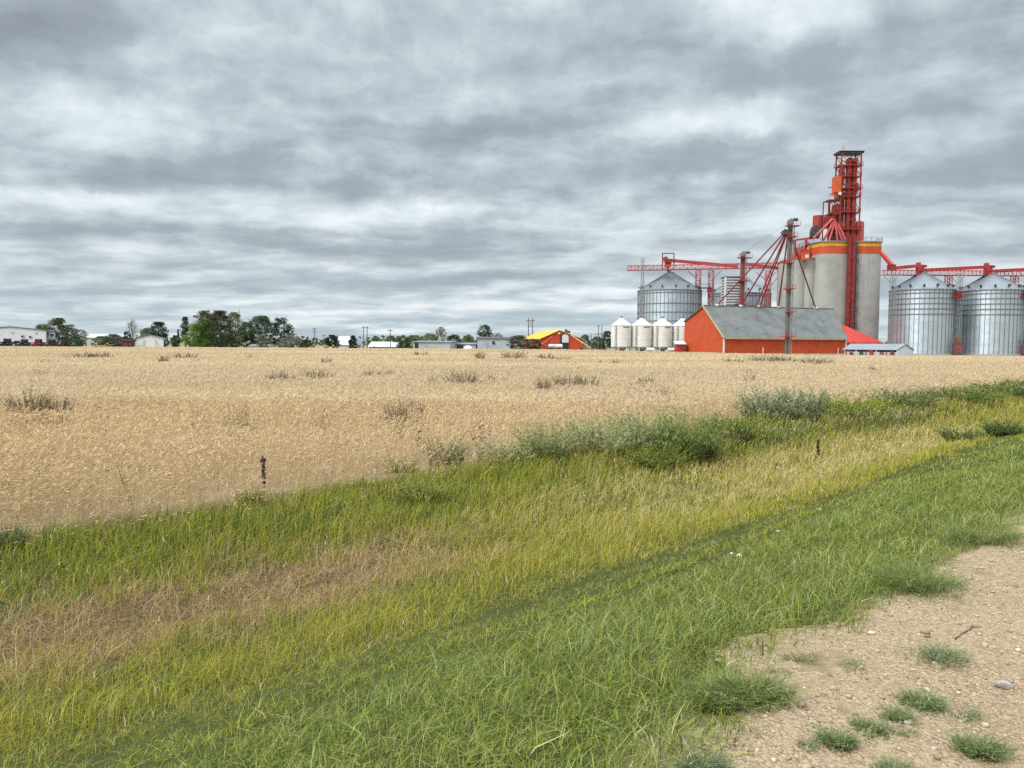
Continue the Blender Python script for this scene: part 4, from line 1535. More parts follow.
el_ = (a - b2).normalized() * .4
obj('roof', MB().slab([up(a + dvec, zE2) - o_ + el_, up(a, zE2) + o_ + el_, up(mid2, zR2 + .2) + o_, up(mid2 + dvec, zR2 + .2) - o_], .14)
    .slab([up(mid2 + dvec, zR2 + .2) - o_, up(mid2, zR2 + .2) + o_, up(b2, zE2) + o_ - el_, up(b2 + dvec, zE2) - o_ - el_], .14), M['galv_roof'], gs)
for k in range(6):
    p = a + dvec * (k / 5.2)
    obj('post', MB().box(up(p, (GZ + zE2) / 2), (.22, .22, zE2 - GZ)), M['darkred' if k % 2 else 'white'], gs)
    if k < 5:
        obj('drum', MB().lathe((p.x - 1.1, p.y + .4, GZ), [(.42, .0), (.42, (1.15, .9, 1.3, 1.0, .8)[k])], 14, cap_top=True), M[('darkred', 'browniron', 'red', 'darksteel', 'darkred')[k]], gs)

ht = thing('pump_hut', 'little red hut with a white roof beside the orange gable', 'hut', G(680, 205))
x0, x1 = X_at(676, 205), X_at(685.5, 205)
zh0, zh1 = H(680, 344, 205), H(680, 341.8, 205)
obj('walls', MB().box(((x0 + x1) / 2, 205 + 1.2, (GZ + zh0) / 2), (x1 - x0, 2.4, zh0 - GZ)), M['red'], ht)
obj('roof', MB().slab([(x0 - .2, 204.7, zh0), (x1 + .2, 204.7, zh0), (x1 + .2, 207.6, zh1 + .2), (x0 - .2, 207.6, zh1 + .2)], .12), M['white'], ht)
obj('door', MB().box(((x0 + x1) / 2 + .4, 204.96, GZ + .95), (1.1, .06, 1.7)), M['darkred'], ht)

# ================================================================== CREAM HOPPER BINS
Yb = 214.0
Rb = 10.1 * Yb / 740
zEb, zAb, zBb = H(640, 325.5, Yb), H(640, 318.0, Yb), H(640, 346.3, Yb)
cx, c = X_at(621, Yb), None
hb = thing('hopper_bin', 'cream hopper bin standing free at the open end of its row', 'hopper bin', (cx, Yb, GZ), 'cream hopper bins in a row')
c = (cx, Yb, GZ)
h0, h1, h2 = zBb - GZ, zEb - GZ, zAb - GZ
obj('tank', MB().lathe(c, [(Rb, h0 - .15), (Rb, h1)], 48).lathe(c, [(Rb + .03, h0 + 2.0), (Rb + .05, h0 + 2.05), (Rb + .03, h0 + 2.1)], 48), M['cream'], hb, smooth=True)
obj('cone_roof', MB().lathe(c, [(Rb + .12, h1 - .08), (Rb + .1, h1 + .02), (.45, h2 - .15), (.45, h2 + .05)], 48, cap_top=True), M['white'], hb, smooth=True)
obj('lid', MB().lathe(c, [(.36, h2), (.36, h2 + .35), (.1, h2 + .5)], 14, cap_top=True), M['darksteel'], hb)
obj('hopper_cone', MB().lathe(c, [(.3, .5), (Rb - .05, h0 - .16)], 40, cap_bot=True), M['cream'], hb, smooth=True)
obj('skirt_ring', MB().lathe(c, [(Rb + .02, h0 - .32), (Rb + .10, h0 - .32), (Rb + .10, h0 - .1), (Rb + .02, h0 - .1)], 48), M['steel'], hb)
for k in range(8):
    t = 2 * math.pi * (k + .5) / 8
    p = V3((cx + Rb * math.cos(t), Yb + Rb * math.sin(t), GZ))
    obj('leg', MB().beam(p, p + V3((0, 0, h0 - .2)), .2), M['cream'], hb)
obj('base_ring', MB().lathe(c, [(Rb - .1, 0), (Rb + .15, 0), (Rb + .15, .16), (Rb - .1, .16)], 40), M['steel'], hb)
ld = MB()
t0 = math.radians(-90 - 38)
lx, ly = cx + (Rb + .22) * math.cos(t0), Yb + (Rb + .22) * math.sin(t0)
for s_ in (-.22, .22):
    ld.beam((lx + s_, ly, GZ + .4), (lx + s_, ly, zEb), .07)
for k in range(24):
    ld.beam((lx - .22, ly, GZ + .5 + k * .3), (lx + .22, ly, GZ + .5 + k * .3), .055)
for k in range(7):
    ld.lathe((lx, ly, GZ + 2.6 + k * .82), [(.42, 0), (.42, .07)], 12)
obj('ladder', ld, M['steel'], hb)
lg = MB()
for k, (wd_, ht_) in enumerate(((.16, .30), (.12, .22), (.2, .34), (.14, .26), (.18, .22), (.12, .30), (.17, .24), (.15, .28))):
    t = math.radians(-90 + 4 + k * 5.2)
    lg.box((cx + (Rb + .012) * math.cos(t), Yb + (Rb + .012) * math.sin(t), zEb - .62 + .02 * (k % 3)), (.02, wd_ * 1.5, ht_ * .8), t)
obj('maker_mark', lg, M['ink'], hb)
for (px_, lb) in ((641.2, 'cream hopper bin next to the one standing free at the end of the row'), (661.8, 'cream hopper bin one in from the red hut end of the row'), (682, 'cream hopper bin partly hidden by the orange gable and the red hut')):
    c_ = copy_tree(hb)
    c_.location = (X_at(px_, Yb), Yb, GZ)
    c_['label'] = lb
for (px_, ww, lb, mm) in ((650, 2.0, 'small white tank at the feet of the cream hopper bins, mid row', 'white'), (671, 1.7, 'small pale tank on the ground before the bin nearest the red hut', 'cream')):
    tk_ = thing('small_tank', lb, 'tank', G(px_, 208))
    x_ = X_at(px_, 208)
    obj('shell', MB().tube((x_ - ww / 2, 208, GZ + 1.0), (x_ + ww / 2, 208, GZ + 1.0), .55, n=16), M[mm], tk_, smooth=True)
    obj('cradle', MB().box((x_ - .5, 208, GZ + .25), (.2, 1.1, .5)).box((x_ + .5, 208, GZ + .25), (.2, 1.1, .5)), M['steel'], tk_)

# ================================================================== ORANGE SHOP WITH YELLOW ROOF
Yo = 300.0
shop = thing('farm_shop', 'orange shop building with a bright yellow roof and a white door', 'shop building', G(560, Yo))
a, b2 = G(540, Yo), G(583, Yo)
zA, zEs = H(559, 330.6, Yo), H(559, 339.0, Yo)
ap = lerp(a, b2, .44)
dv = V3((-6.5, 20, 0))
obj('front_wall', MB().slab([up(a, GZ), up(b2, GZ), up(b2, zEs - .6), up(ap, zA), up(a, zEs)], .25), M['orange_x'], shop)
a3 = a + V3((-3.2, 9, 0))
obj('side_wall', MB().slab([up(a + dv, GZ), up(a, GZ), up(a, zEs), up(a + dv, zEs)], .25), M['orangepanel'], shop)
obj('side_wall', MB().slab([up(b2, GZ), up(b2 + dv, GZ), up(b2 + dv, zEs), up(b2, zEs - .6)], .25), M['orange_x'], shop)
obj('rear_wall', MB().slab([up(b2 + dv, GZ), up(a + dv, GZ), up(a + dv, zEs), up(ap + dv, zA), up(b2 + dv, zEs)], .25), M['orange_x'], shop)
of = V3((.2, -.6, 0))
ev_ = V3((-.5, 0, -.2))
rf = MB().slab([up(a + dv, zEs + .2) + ev_, up(a, zEs + .2) + of + ev_, up(ap, zA + .25) + of, up(ap + dv, zA + .25)], .2)
rf.slab([up(ap + dv, zA + .25), up(ap, zA + .25) + of, up(b2, zEs - .35) + of - ev_, up(b2 + dv, zEs - .35) - ev_], .2)
obj('roof', rf, M['yellowroof'], shop)
# lean-to with its own yellow roof on the far side
lx0, lx1 = G(529.5, Yo + 6), G(540.5, Yo + 3)
zl0, zl1 = H(531, 338.5, Yo + 6), H(545, 332.5, Yo + 10)
obj('lean_to_roof', MB().slab([up(lx0, zl0), up(lx1, zl0), up(G(558, Yo + 12), zA + .1), up(G(549, Yo + 14), zA)], .2), M['yellowroof'], shop)
obj('lean_to_wall', MB().slab([up(lx0, GZ), up(lx1, GZ), up(lx1, zl0 - .2), up(lx0, zl0 - .2)], .2), M['orangepanel'], shop)
dx0, dx1 = X_at(562, Yo, 3), X_at(568.5, Yo, 3)
zz1 = H(565, 334.3, Yo)
dd = MB()
pts = [(dx0, GZ + 3.0), (dx1, GZ + 3.0), (dx1, zz1 - 1.0)] + [((dx0 + dx1) / 2 + (dx1 - dx0) / 2 * math.cos(q), zz1 - 1.0 + 1.0 * math.sin(q)) for q in np.linspace(.3, math.pi - .3, 7)] + [(dx0, zz1 - 1.0)]
dd.slab([(p[0], Yo - .32, p[1]) for p in pts], .14)
obj('white_door', dd, M['white'], shop)
obj('dark_doorway', MB().box(((dx0 + dx1) / 2, Yo - .3, GZ + 1.5), (dx1 - dx0, .12, 3.0)), M['blackpaint'], shop)
obj('corner_post', MB().box((dx0 - .5, Yo - .3, (GZ + zz1) / 2), (.5, .14, zz1 - GZ)), M['blackpaint'], shop)
obj('gable_lamp', MB().box((ap.x, Yo - .35, zA - 1.1), (.9, .2, .7)), M['white'], shop)
obj('roof_vent', MB().box((dx1 - .4, Yo + 1.0, zz1 + 1.0), (2.2, 1.4, .9)).lathe((dx1 - 1.0, Yo + 1.0, zz1 + 1.3), [(.5, 0), (.5, .6), (.1, .8)], 12), M['darksteel'], shop)

aug = thing('grain_auger', 'long tan grain auger slanting down from the orange shop wall', 'auger', G(585, Yo - 8))
p0, p1 = P(571, 335.2, Yo - 7), G(592, Yo - 10)
p1.z = GZ + .5
obj('auger_tube', MB().tube(p0, p1, .32, n=10), M['tanpaint'], aug)
pm = lerp(p0, p1, .5)
obj('undercarriage', MB().beam(lerp(p0, p1, .3), (pm.x, pm.y, GZ + .5), .14).beam(lerp(p0, p1, .75), (pm.x, pm.y, GZ + .5), .14), M['darkred'], aug)
for s_ in (-1, 1):
    obj('wheel', MB().tube((pm.x, pm.y + s_ * .9, GZ + .45), (pm.x, pm.y + s_ * .9 + .22, GZ + .45), .45, n=16), M['black'], aug)
obj('hopper', MB().lathe((p1.x, p1.y, GZ), [(.4, .1), (.9, .9)], 12, cap_bot=True), M['tanpaint'], aug)


def liquid_tank(px_, Y, label, ln, rad, mm):
    t = thing('tank_trailer', label, 'tank trailer', G(px_, Y))
    x_ = X_at(px_, Y)
    obj('tank_shell', MB().tube((x_ - ln / 2, Y, GZ + 1.5), (x_ + ln / 2, Y, GZ + 1.5), rad, n=18).tube((x_ - ln / 2 - .35, Y, GZ + 1.5), (x_ - ln / 2, Y, GZ + 1.5), rad * .5, rad, n=18).tube((x_ + ln / 2, Y, GZ + 1.5), (x_ + ln / 2 + .35, Y, GZ + 1.5), rad, rad * .5, n=18), M[mm], t, smooth=True)
    obj('frame', MB().box((x_, Y, GZ + .7), (ln + 1.4, 1.2, .2)), M['darksteel'], t)
    for q in (-.3, .3):
        for s_ in (-.9, .8):
            obj('wheel', MB().tube((x_ + ln * q, Y + s_, GZ + .45), (x_ + ln * q, Y + s_ + .24, GZ + .45), .45, n=14), M['black'], t)
    obj('manhole', MB().lathe((x_, Y, GZ + 1.45 + rad), [(.35, 0), (.35, .2)], 12, cap_top=True), M['steel'], t)
    return t


liquid_tank(555.5, Yo - 6, 'white tank trailer parked against the orange shop front', 5.0, .85, 'white')
aw = thing('grain_auger', 'short red auger leaning up towards the orange shop wall', 'auger', G(545, Yo - 9))
p0, p1 = P(553, 336.5, Yo - 7), G(537, Yo - 11)
p1.z = GZ + .5
obj('auger_tube', MB().tube(p0, p1, .4, n=10), M['red'], aw)
pm = lerp(p0, p1, .45)
obj('undercarriage', MB().beam(lerp(p0, p1, .2), (pm.x, pm.y, GZ + .5), .2).beam(lerp(p0, p1, .7), (pm.x, pm.y, GZ + .5), .2).box((pm.x, pm.y, GZ + .9), (2.2, 1.4, .9)), M['red'], aw)
for s_ in (-1, 1):
    obj('wheel', MB().tube((pm.x + 1.0, pm.y + s_ * .9, GZ + .5), (pm.x + 1.0, pm.y + s_ * .9 + .25, GZ + .5), .5, n=16), M['black'], aw)

# ================================================================== OTHER FAR BUILDINGS
def gable_house(name, label, cat, px0, px1, pyE, pyR, Y, depth, wallm, roofm, gable_front=False, skew=0.0, win=(), doors=(), overh=.4, ridge_t=.5):
    """box with a gable roof; ridge along the picture unless gable_front"""
    a, b2 = G(px0, Y), G(px1, Y)
    pxm = (px0 + px1) / 2
    zE_, zR_ = H(pxm, pyE, Y), H(pxm, pyR, Y)
    dv = V3((skew, depth, 0))
    root = thing(name, label, cat, lerp(a, b2, .5))
    c_, d_ = b2 + dv, a + dv
    if gable_front:
        t = ridge_t
        wl = MB().slab([up(a, GZ), up(b2, GZ), up(b2, zE_), up(lerp(a, b2, t), zR_), up(a, zE_)], .2)
        wl.slab([up(b2, GZ), up(c_, GZ), up(c_, zE_), up(b2, zE_)], .2).slab([up(d_, GZ), up(a, GZ), up(a, zE_), up(d_, zE_)], .2)
        wl.slab([up(c_, GZ), up(d_, GZ), up(d_, zE_), up(lerp(d_, c_, t), zR_), up(c_, zE_)], .2)
        obj('walls', wl, wallm, root)
        m0, m1 = up(lerp(a, b2, t), zR_ + .2), up(lerp(d_, c_, t), zR_ + .2)
        o = V3((0, -overh, 0))
        e = V3((-overh, 0, -.12))
        obj('roof', MB().slab([up(d_, zE_ + .2) + e, up(a, zE_ + .2) + e + o, m0 + o, m1], .15)
            .slab([m1, m0 + o, up(b2, zE_ + .2) - V3((-overh, 0, .12)) + o, up(c_, zE_ + .2) - V3((-overh, 0, .12))], .15), roofm, root)
    else:
        wl = MB().slab([up(a, GZ), up(b2, GZ), up(b2, zE_), up(a, zE_)], .2).slab([up(c_, GZ), up(d_, GZ), up(d_, zE_), up(c_, zE_)], .2)
        wl.slab([up(b2, GZ), up(c_, GZ), up(c_, zE_), up(lerp(b2, c_, .5), zR_), up(b2, zE_)], .2).slab([up(d_, GZ), up(a, GZ), up(a, zE_), up(lerp(a, d_, .5), zR_), up(d_, zE_)], .2)
        obj('walls', wl, wallm, root)
        r0_, r1_ = up(lerp(a, d_, .5), zR_ + .15) + V3((-overh, 0, 0)), up(lerp(b2, c_, .5), zR_ + .15) + V3((overh, 0, 0))
        o = V3((0, -overh, -.1))
        obj('roof', MB().slab([up(a, zE_ + .15) + o - V3((overh, 0, 0)), up(b2, zE_ + .15) + o + V3((overh, 0, 0)), r1_, r0_], .15)
            .slab([r0_, r1_, up(c_, zE_ + .15) + V3((overh, overh, -.1)), up(d_, zE_ + .15) + V3((-overh, overh, -.1))], .15), roofm, root)
    for (wx, wy, ww, wh) in win:
        p = P(wx, wy, Y)
        fr0 = obj('window', MB().box((p.x, Y - .22, p.z), (ww + .2, .08, wh + .2)), M['white'], root)
        obj('pane', MB().box((p.x, Y - .27, p.z), (ww, .06, wh)), M['glass'], fr0)
    for (wx, ww, wh, mm) in doors:
        x_ = X_at(wx, Y)
        obj('door', MB().box((x_, Y - .24, GZ + wh / 2), (ww, .1, wh)), M[mm], root)
    return root


wh_ = gable_house('warehouse', 'long white metal warehouse with a thin dark roof edge behind the row of tractors', 'warehouse', -44, 46.5, 329.8, 326.8, 285, 22, M['wsheet'], M['darksteel'],
                  gable_front=True, skew=-12.5, win=((22.8, 336.3, .9, .7), (30.5, 336.8, .9, .7), (12.5, 332.5, .3, .4), (36.5, 333, .3, .4)), doors=((44.5, 1.2, 2.4, 'white'), (-12, 4.5, 4.5, 'gsheet')), ridge_t=.62)
p = P(46.7, 330, 285)
sw_ = None and obj('side_window', MB().box((p.x + 2.2, 288.4, H(50, 334.5, 287)), (.12, 1.6, 1.4), -.46), M['glass'], wh_)
p0 = G(50, 286)
gable_house('annex_shed', 'narrow grey lean-to joined to the end of the white warehouse', 'annex', 47.2, 55.3, 331.2, 330.2, 287, 12, M['bsheet'], M['darksteel'], skew=-8.5, win=((48.8, 333.3, .8, .7), (52.0, 335, 1.0, .8), (53.6, 334.8, .6, .8)))
qs = gable_house('metal_shed', 'small white metal shed with a shallow gable and arched trim', 'shed', 137.2, 163.6, 337.8, 335.0, 255, 11, M['white'], M['galv_roof'], gable_front=True, skew=-5.6)
arc = MB()
ga, gb_ = G(138, 255), G(163, 255)
for sgn, x0 in ((1, ga.x), (-1, gb_.x)):
    prev = None
    for k in range(8):
        q = k / 7
        pt = V3((x0 + sgn * 2.6 * math.sin(q * 1.45), 254.72, GZ + .2 + 2.9 * q ** .8))
        if prev is not None:
            arc.beam(prev, pt, .09, .07)
        prev = pt
obj('arched_trim', arc, M['steel'], qs)
for px_ in (144.6, 156.3):
    x_ = X_at(px_, 255)
    obj('door_seam', MB().box((x_, 254.74, GZ + 1.5), (.09, .05, 3.0)), M['steel'], qs)
gable_house('white_house', 'pale roofed building showing low over the bushes behind the yellow cultivators', 'house', 85, 110, 337.6, 334.4, 420, 14, M['gsheet'], M['palewhite'])
gable_house('white_house', 'white house with a tall pale roof behind the round dark spruce', 'house', 336.5, 351.5, 345.0, 336.6, 300, 10, M['wsheet'], M['palewhite'])
gable_house('pale_shed', 'pale shed low at the foot of the wide tree thicket', 'shed', 249, 268, 346.2, 344.6, 268, 8, M['white'], M['galv_roof'])
gable_house('white_house', 'small white bungalow with a hedge beside the twin power poles', 'house', 352, 360, 345.2, 341.0, 310, 8, M['white'], M['shingle'])
gable_house('red_shed', 'low red walled shed with a wide white roof by the power pole', 'shed', 369, 397, 347.0, 342.0, 300, 14, M['darkred'], M['palewhite'], win=((374, 347.3, 1.2, .6), (383, 347.5, 1.2, .6)))
gable_house('long_warehouse', 'long pale grey warehouse with a sloping roofline and a cut corner', 'warehouse', 413, 450, 342.0, 341.0, 290, 14, M['gsheet'], M['galv_roof'], doors=((416.5, 1.3, 2.6, 'glass'),), skew=4)
gable_house('low_warehouse', 'low pale grey warehouse with one dark doorway', 'warehouse', 450, 476.5, 344.2, 343.0, 296, 12, M['gsheet'], M['galv_roof'], doors=((460, 2.4, 2.0, 'blackpaint'),))
gable_house('workshop', 'blue grey workshop with a flat roof beside the grey shrub', 'workshop', 476.8, 512, 338.6, 337.0, 288, 14, M['bsheet'], M['darksteel'], win=((493.5, 342.6, 1.0, 1.2),), doors=((487, .2, 3.6, 'gsheet'),))
mnd = thing('tarp_heap', 'white rounded tarp heap in front of the low grey warehouse doorway', 'tarp heap', G(468, 285))
obj('cover', MB().lathe((X_at(468, 285), 285, GZ), [(1.9, 0), (1.75, .7), (1.2, 1.3), (.5, 1.6), (.05, 1.7)], 20), M['white'], mnd, smooth=True)

# ================================================================== TREES
def tree(name, label, px, Y, wpx, pytop, col, group=None, dens=1.5, base=.03, spiky=False, bare=0, leaf=.40, trunk_vis=True, col2=None, cat='tree'):
    """trunk with limbs and a crown of small leaf faces gathered in uneven clumps"""
    g0 = G(px, Y)
    zt_ = H(px, pytop, Y)
    hgt = zt_ - GZ
    R_ = wpx * Y / 740 / 2
    root = thing(name, label, cat, g0, group)
    tm = MB()
    zb_ = hgt * base
    forks = []
    tr = max(.10, hgt * .022)
    tm.tube(g0, g0 + V3((0, 0, hgt * .55)), tr, tr * .5, 7)
    for k in range(7):
        a = rng.uniform(0, 2 * math.pi)
        z0 = hgt * rng.uniform(.15, .5)
        e = g0 + V3((math.cos(a) * R_ * rng.uniform(.4, .85), math.sin(a) * R_ * rng.uniform(.4, .85), min(hgt * .95, z0 + hgt * rng.uniform(.15, .42))))
        tm.tube(g0 + V3((0, 0, z0)), e, tr * .45, tr * .12, 5)
        forks.append(e)
    for k in range(bare):
        a = rng.uniform(0, 2 * math.pi)
        rr = R_ * rng.uniform(.1, .9)
        s0 = g0 + V3((math.cos(a) * rr * .6, math.sin(a) * rr * .6, hgt * rng.uniform(.4, .6)))
        e = g0 + V3((math.cos(a) * rr, math.sin(a) * rr, hgt * rng.uniform(.85, 1.12)))
        tm.tube(s0, e, .09, .03, 4)
        for q in range(4):
            f = rng.uniform(.45, .95)
            m0 = lerp(s0, e, f)
            tm.tube(m0, m0 + V3((rng.normal(0, .7), rng.normal(0, .7), rng.uniform(.4, 1.1))), .045, .02, 4)
    obj('trunk', tm, M['bark'], root)
    nc = int(60 + R_ * 14)
    cl = []
    for k in range(nc):
        t = rng.uniform(0, 1) ** .9
        zc_ = zb_ + (hgt - zb_) * t
        if spiky:
            prof = (1 - t) ** .75 + .06
        else:
            prof = math.sin(math.pi * min(1, (t * .86 + .12))) ** .55
        a = rng.uniform(0, 2 * math.pi)
        rr = R_ * prof * math.sqrt(rng.uniform(.12, 1)) * rng.uniform(.75, 1.08)
        cl.append((rr * math.cos(a), rr * math.sin(a), zc_, rng.uniform(.07, .17) * (R_ + hgt * .35) * (.6 if spiky else 1)))
    N_ = int(5200 * dens * min(2.4, max(.4, R_ * hgt / 40)))
    k = rng.integers(0, nc, N_)
    cl = np.array(cl)
    dirs = rng.normal(size=(N_, 3))
    dirs /= np.linalg.norm(dirs, axis=1)[:, None]
    rad = cl[k, 3] * rng.uniform(.2, 1, N_) ** .5
    pts = cl[k, :3] + dirs * rad[:, None] * np.array([1, 1, .72])
    pts[:, 2] = np.clip(pts[:, 2], .15, hgt * 1.02)
    pts += np.array(g0)
    clump = rng.uniform(.62, 1.4, nc)
    cc = np.array(col)[None] * clump[k][:, None] * rng.uniform(.7, 1.3, (N_, 1))
    if col2 is not None:
        sel = (clump[k] > 1.0)
        cc[sel] = np.array(col2)[None] * rng.uniform(.7, 1.3, (sel.sum(), 1))
    V, T, C = quads_cloud(pts, leaf * rng.uniform(.6, 1.25, N_), cc)
    fast_mesh('crown', V, T, C, M['leaf'], root)
    return root


GRN, DRK, OLV, GRY, BRT = (.125, .160, .070), (.078, .112, .058), (.155, .170, .075), (.20, .21, .15), (.155, .235, .05)
TREES = [
    # name, label, px, Y, width px, top py, colour, extras
    ('poplar_tree', 'tree half hidden by the end of the white warehouse', 43, 318, 20, 324.5, GRN, {}),
    ('poplar_tree', 'tallest grey green poplar rising beside the white warehouse', 58.5, 312, 24, 318.5, GRN, {'col2': (.075, .09, .05)}),
    ('poplar_tree', 'thinner poplar with an open crown next to the tallest poplar by the warehouse', 71, 314, 18, 325, GRN, {'dens': .9, 'base': .04}),
    ('poplar_tree', 'small loose crowned tree at the end of the poplar group by the tractors', 81, 316, 14, 330, GRN, {'dens': .6, 'base': .3}),
    ('broad_bush', 'low rounded dark green bush behind the yellow implements', 101, 300, 18, 336.5, GRN, {'cat': 'bush', 'base': .02}),
    ('broad_bush', 'wide dark bush just behind the red combine, under a pale roof', 113, 298, 22, 334.6, DRK, {'cat': 'bush', 'base': .02}),
    ('bare_tree', 'nearly leafless tree with forked branches beside the small white metal shed', 133.5, 290, 14, 321, OLV, {'dens': .13, 'bare': 9, 'base': .35}),
    ('dark_tree', 'dark tree low beside the leafless forked tree', 127, 300, 10, 332, DRK, {}),
    ('poplar_tree', 'upright poplar behind the small white metal shed', 158.5, 310, 22, 322.5, (.045, .07, .035), {}),
    ('poplar_tree', 'lower tree peeping over the roof of the small white metal shed', 146, 315, 16, 328, OLV, {}),
    ('columnar_tree', 'narrow tall tree standing alone at the end of the thicket', 185.5, 290, 8, 317.5, (.05, .075, .035), {'base': .25}),
    ('columnar_tree', 'slim dark conifer at the end of the thicket beside the metal shed', 178.5, 292, 4.5, 329.5, DRK, {'spiky': True}),
    ('dark_tree', 'small dark bush at the open end of the thicket', 175, 300, 7, 335.5, DRK, {'cat': 'bush', 'base': .02}),
    ('broad_tree', 'bright green leafy bush tree low in the thicket', 196, 272, 28, 324, BRT, {'base': .02, 'dens': 1.3}),
    ('broad_tree', 'second bright green bush tree deeper in the thicket', 208, 276, 24, 321, (.07, .105, .027), {'base': .02, 'dens': 1.2}),
    ('broad_tree', 'tall olive tree with grey bare tips at the thick end of the thicket', 205, 288, 28, 311.5, OLV, {'bare': 8, 'dens': 1.2, 'col2': (.09, .10, .055)}),
    ('broad_tree', 'tall olive tree with many bare grey tips in the middle of the thicket', 221, 286, 30, 311.5, (.065, .08, .035), {'bare': 12, 'dens': 1.2, 'col2': (.10, .105, .065)}),
    ('broad_tree', 'green tree with thin bare tops next to the dark trees of the thicket', 235, 284, 22, 313, OLV, {'bare': 10, 'dens': 1.0}),
    ('dark_tree', 'large dark green tree with a pointed crown in the thicket', 261, 288, 32, 316.5, DRK, {'dens': 1.5, 'base': .04, 'bare': 5}),
    ('dark_tree', 'dark tree filling the gap between the olive trees and the large dark tree', 247, 292, 20, 322.5, DRK, {'dens': 1.2, 'base': .04, 'bare': 6}),
    ('dark_tree', 'dark green tree with ragged top at the thin end of the thicket', 281, 290, 22, 317.5, (.035, .055, .03), {'dens': .9, 'bare': 4}),
    ('dark_tree', 'lower dark tree sloping down at the thin end of the thicket', 290, 294, 12, 325.5, DRK, {'dens': .8}),
    ('grey_shrub', 'grey green shrub in front of the large dark tree', 263, 262, 14, 335, GRY, {'cat': 'shrub', 'base': .0}),
    ('grey_shrub', 'wide grey green shrub mound trailing off the thicket', 291, 264, 26, 335.5, GRY, {'cat': 'shrub', 'base': .0, 'dens': 1.4}),
    ('grey_shrub', 'low grey green shrub at the very tail of the thicket', 306, 266, 17, 340, (.09, .10, .065), {'cat': 'shrub', 'base': .0}),
    ('broad_bush', 'dark undergrowth bush at the foot of the olive trees', 226, 268, 30, 335, (.04, .06, .025), {'cat': 'bush', 'base': .0, 'dens': 1.3}),
    ('dark_tree', 'round dark spruce bush standing alone beside the white house', 332.5, 268, 16, 335.3, (.022, .036, .022), {'cat': 'bush', 'base': .03, 'dens': 1.5}),
    ('dark_tree', 'smaller dark bush at the other end of the white house', 353, 280, 9, 335.8, (.03, .048, .028), {'cat': 'bush', 'base': .03}),
    ('broad_tree', 'small green tree behind the low red shed near the twin poles', 376, 330, 14, 337, GRN, {}),
    ('broad_tree', 'bright green round bush tree beside the red shed', 403, 296, 17, 335.5, (.065, .10, .028), {'base': .02, 'dens': 1.4}),
    ('broad_tree', 'green tree behind the power pole by the red shed', 391, 345, 16, 336, GRN, {'base': .02}),
    ('broad_tree', 'green tree behind the cut corner of the long grey warehouse', 415, 330, 22, 335.5, GRN, {'base': .02}),
    ('broad_tree', 'olive tree over the middle of the long grey warehouse', 430, 340, 22, 334, OLV, {'base': .02}),
    ('bare_tree', 'thin topped tree standing above the tree belt', 441, 345, 13, 327.5, OLV, {'dens': .5, 'bare': 7}),
    ('broad_tree', 'grey green tree behind the low warehouse doorway', 454, 340, 18, 335, (.065, .08, .045), {'base': .02}),
    ('broad_tree', 'grey green tree close to the blue grey workshop', 468, 338, 16, 335, OLV, {'base': .02}),
    ('dark_tree', 'round crowned tree rising over the blue grey workshop', 484.5, 330, 17, 325, (.05, .075, .035), {'base': .15, 'dens': 1.1}),
    ('broad_tree', 'low loose tree behind the workshop roof', 498, 335, 14, 333.5, OLV, {'dens': .6}),
    ('grey_shrub', 'large grey green shrub between the workshop and the orange shop', 519, 262, 26, 335.8, (.09, .10, .07), {'cat': 'shrub', 'base': .0, 'dens': 1.5}),
    ('grey_shrub', 'brownish shrub standing before the side wall of the orange shop', 534, 268, 18, 339.5, (.10, .09, .07), {'cat': 'shrub', 'base': .0}),
    ('dark_tree', 'dark tree at the corner of the orange shop', 585, 345, 14, 335, DRK, {'dens': 1.2, 'base': .02}),
    ('dark_tree', 'wide dark tree beyond the tan auger', 597, 350, 18, 337, DRK, {'dens': 1.3, 'base': .02}),
    ('dark_tree', 'dark tree behind the poles beside the free standing cream bin', 607, 345, 14, 331.5, (.03, .045, .025), {'dens': 1.3, 'base': .02}),
]
for (nm, lb, px_, Y_, wd_, py_, col_, kw) in TREES:
    tree(nm, lb, px_, Y_, wd_, py_, col_, **kw)
# a far belt of trees and crops on the horizon that reads as one mass
pts, cols = [], []
for k in range(5200):
    px_ = rng.uniform(-260, 1300)
    Y_ = rng.uniform(560, 900)
    hh = 3.0 + 7.0 * float(fbm(np.array([px_ * .03]), np.array([Y_ * .004]), 91)[0])
    pts.append((X_at(px_, Y_), Y_, GZ + rng.uniform(0, hh)))
    cols.append(np.array((.05, .07, .04)) * rng.uniform(.7, 1.4))
V, T, C = quads_cloud(np.array(pts), rng.uniform(2.0, 4.5, len(pts)), np.array(cols))
tag(fast_mesh('far_tree_belt', V, T, C, M['leaf']), 'dim far belt of trees along the horizon', 'trees', kind='stuff')

# ================================================================== POWER POLES
def pole(px, pytop, Y, label, arms=((.3, 2.2),), name='power_pole', wd=.15):
    g0 = G(px, Y)
    zt_ = H(px, pytop, Y)
    r = thing(name, label, 'power pole', g0)
    obj('post', MB().tube(g0, up(g0, zt_), wd * 1.25, wd * .8, n=8), M['wood'], r)
    for (dz_, w_) in arms:
        ca = obj('cross_arm', MB().beam((g0.x - w_ / 2, Y, zt_ - dz_), (g0.x + w_ / 2, Y, zt_ - dz_), .16, .2), M['wood'], r)
        for q in (-.45, .0, .45):
            obj('insulator', MB().lathe((g0.x + w_ * q, Y, zt_ - dz_ + .1), [(.05, 0), (.12, .1), (.06, .28)], 8, cap_top=True), M['white'], ca)
    return r, g0, zt_


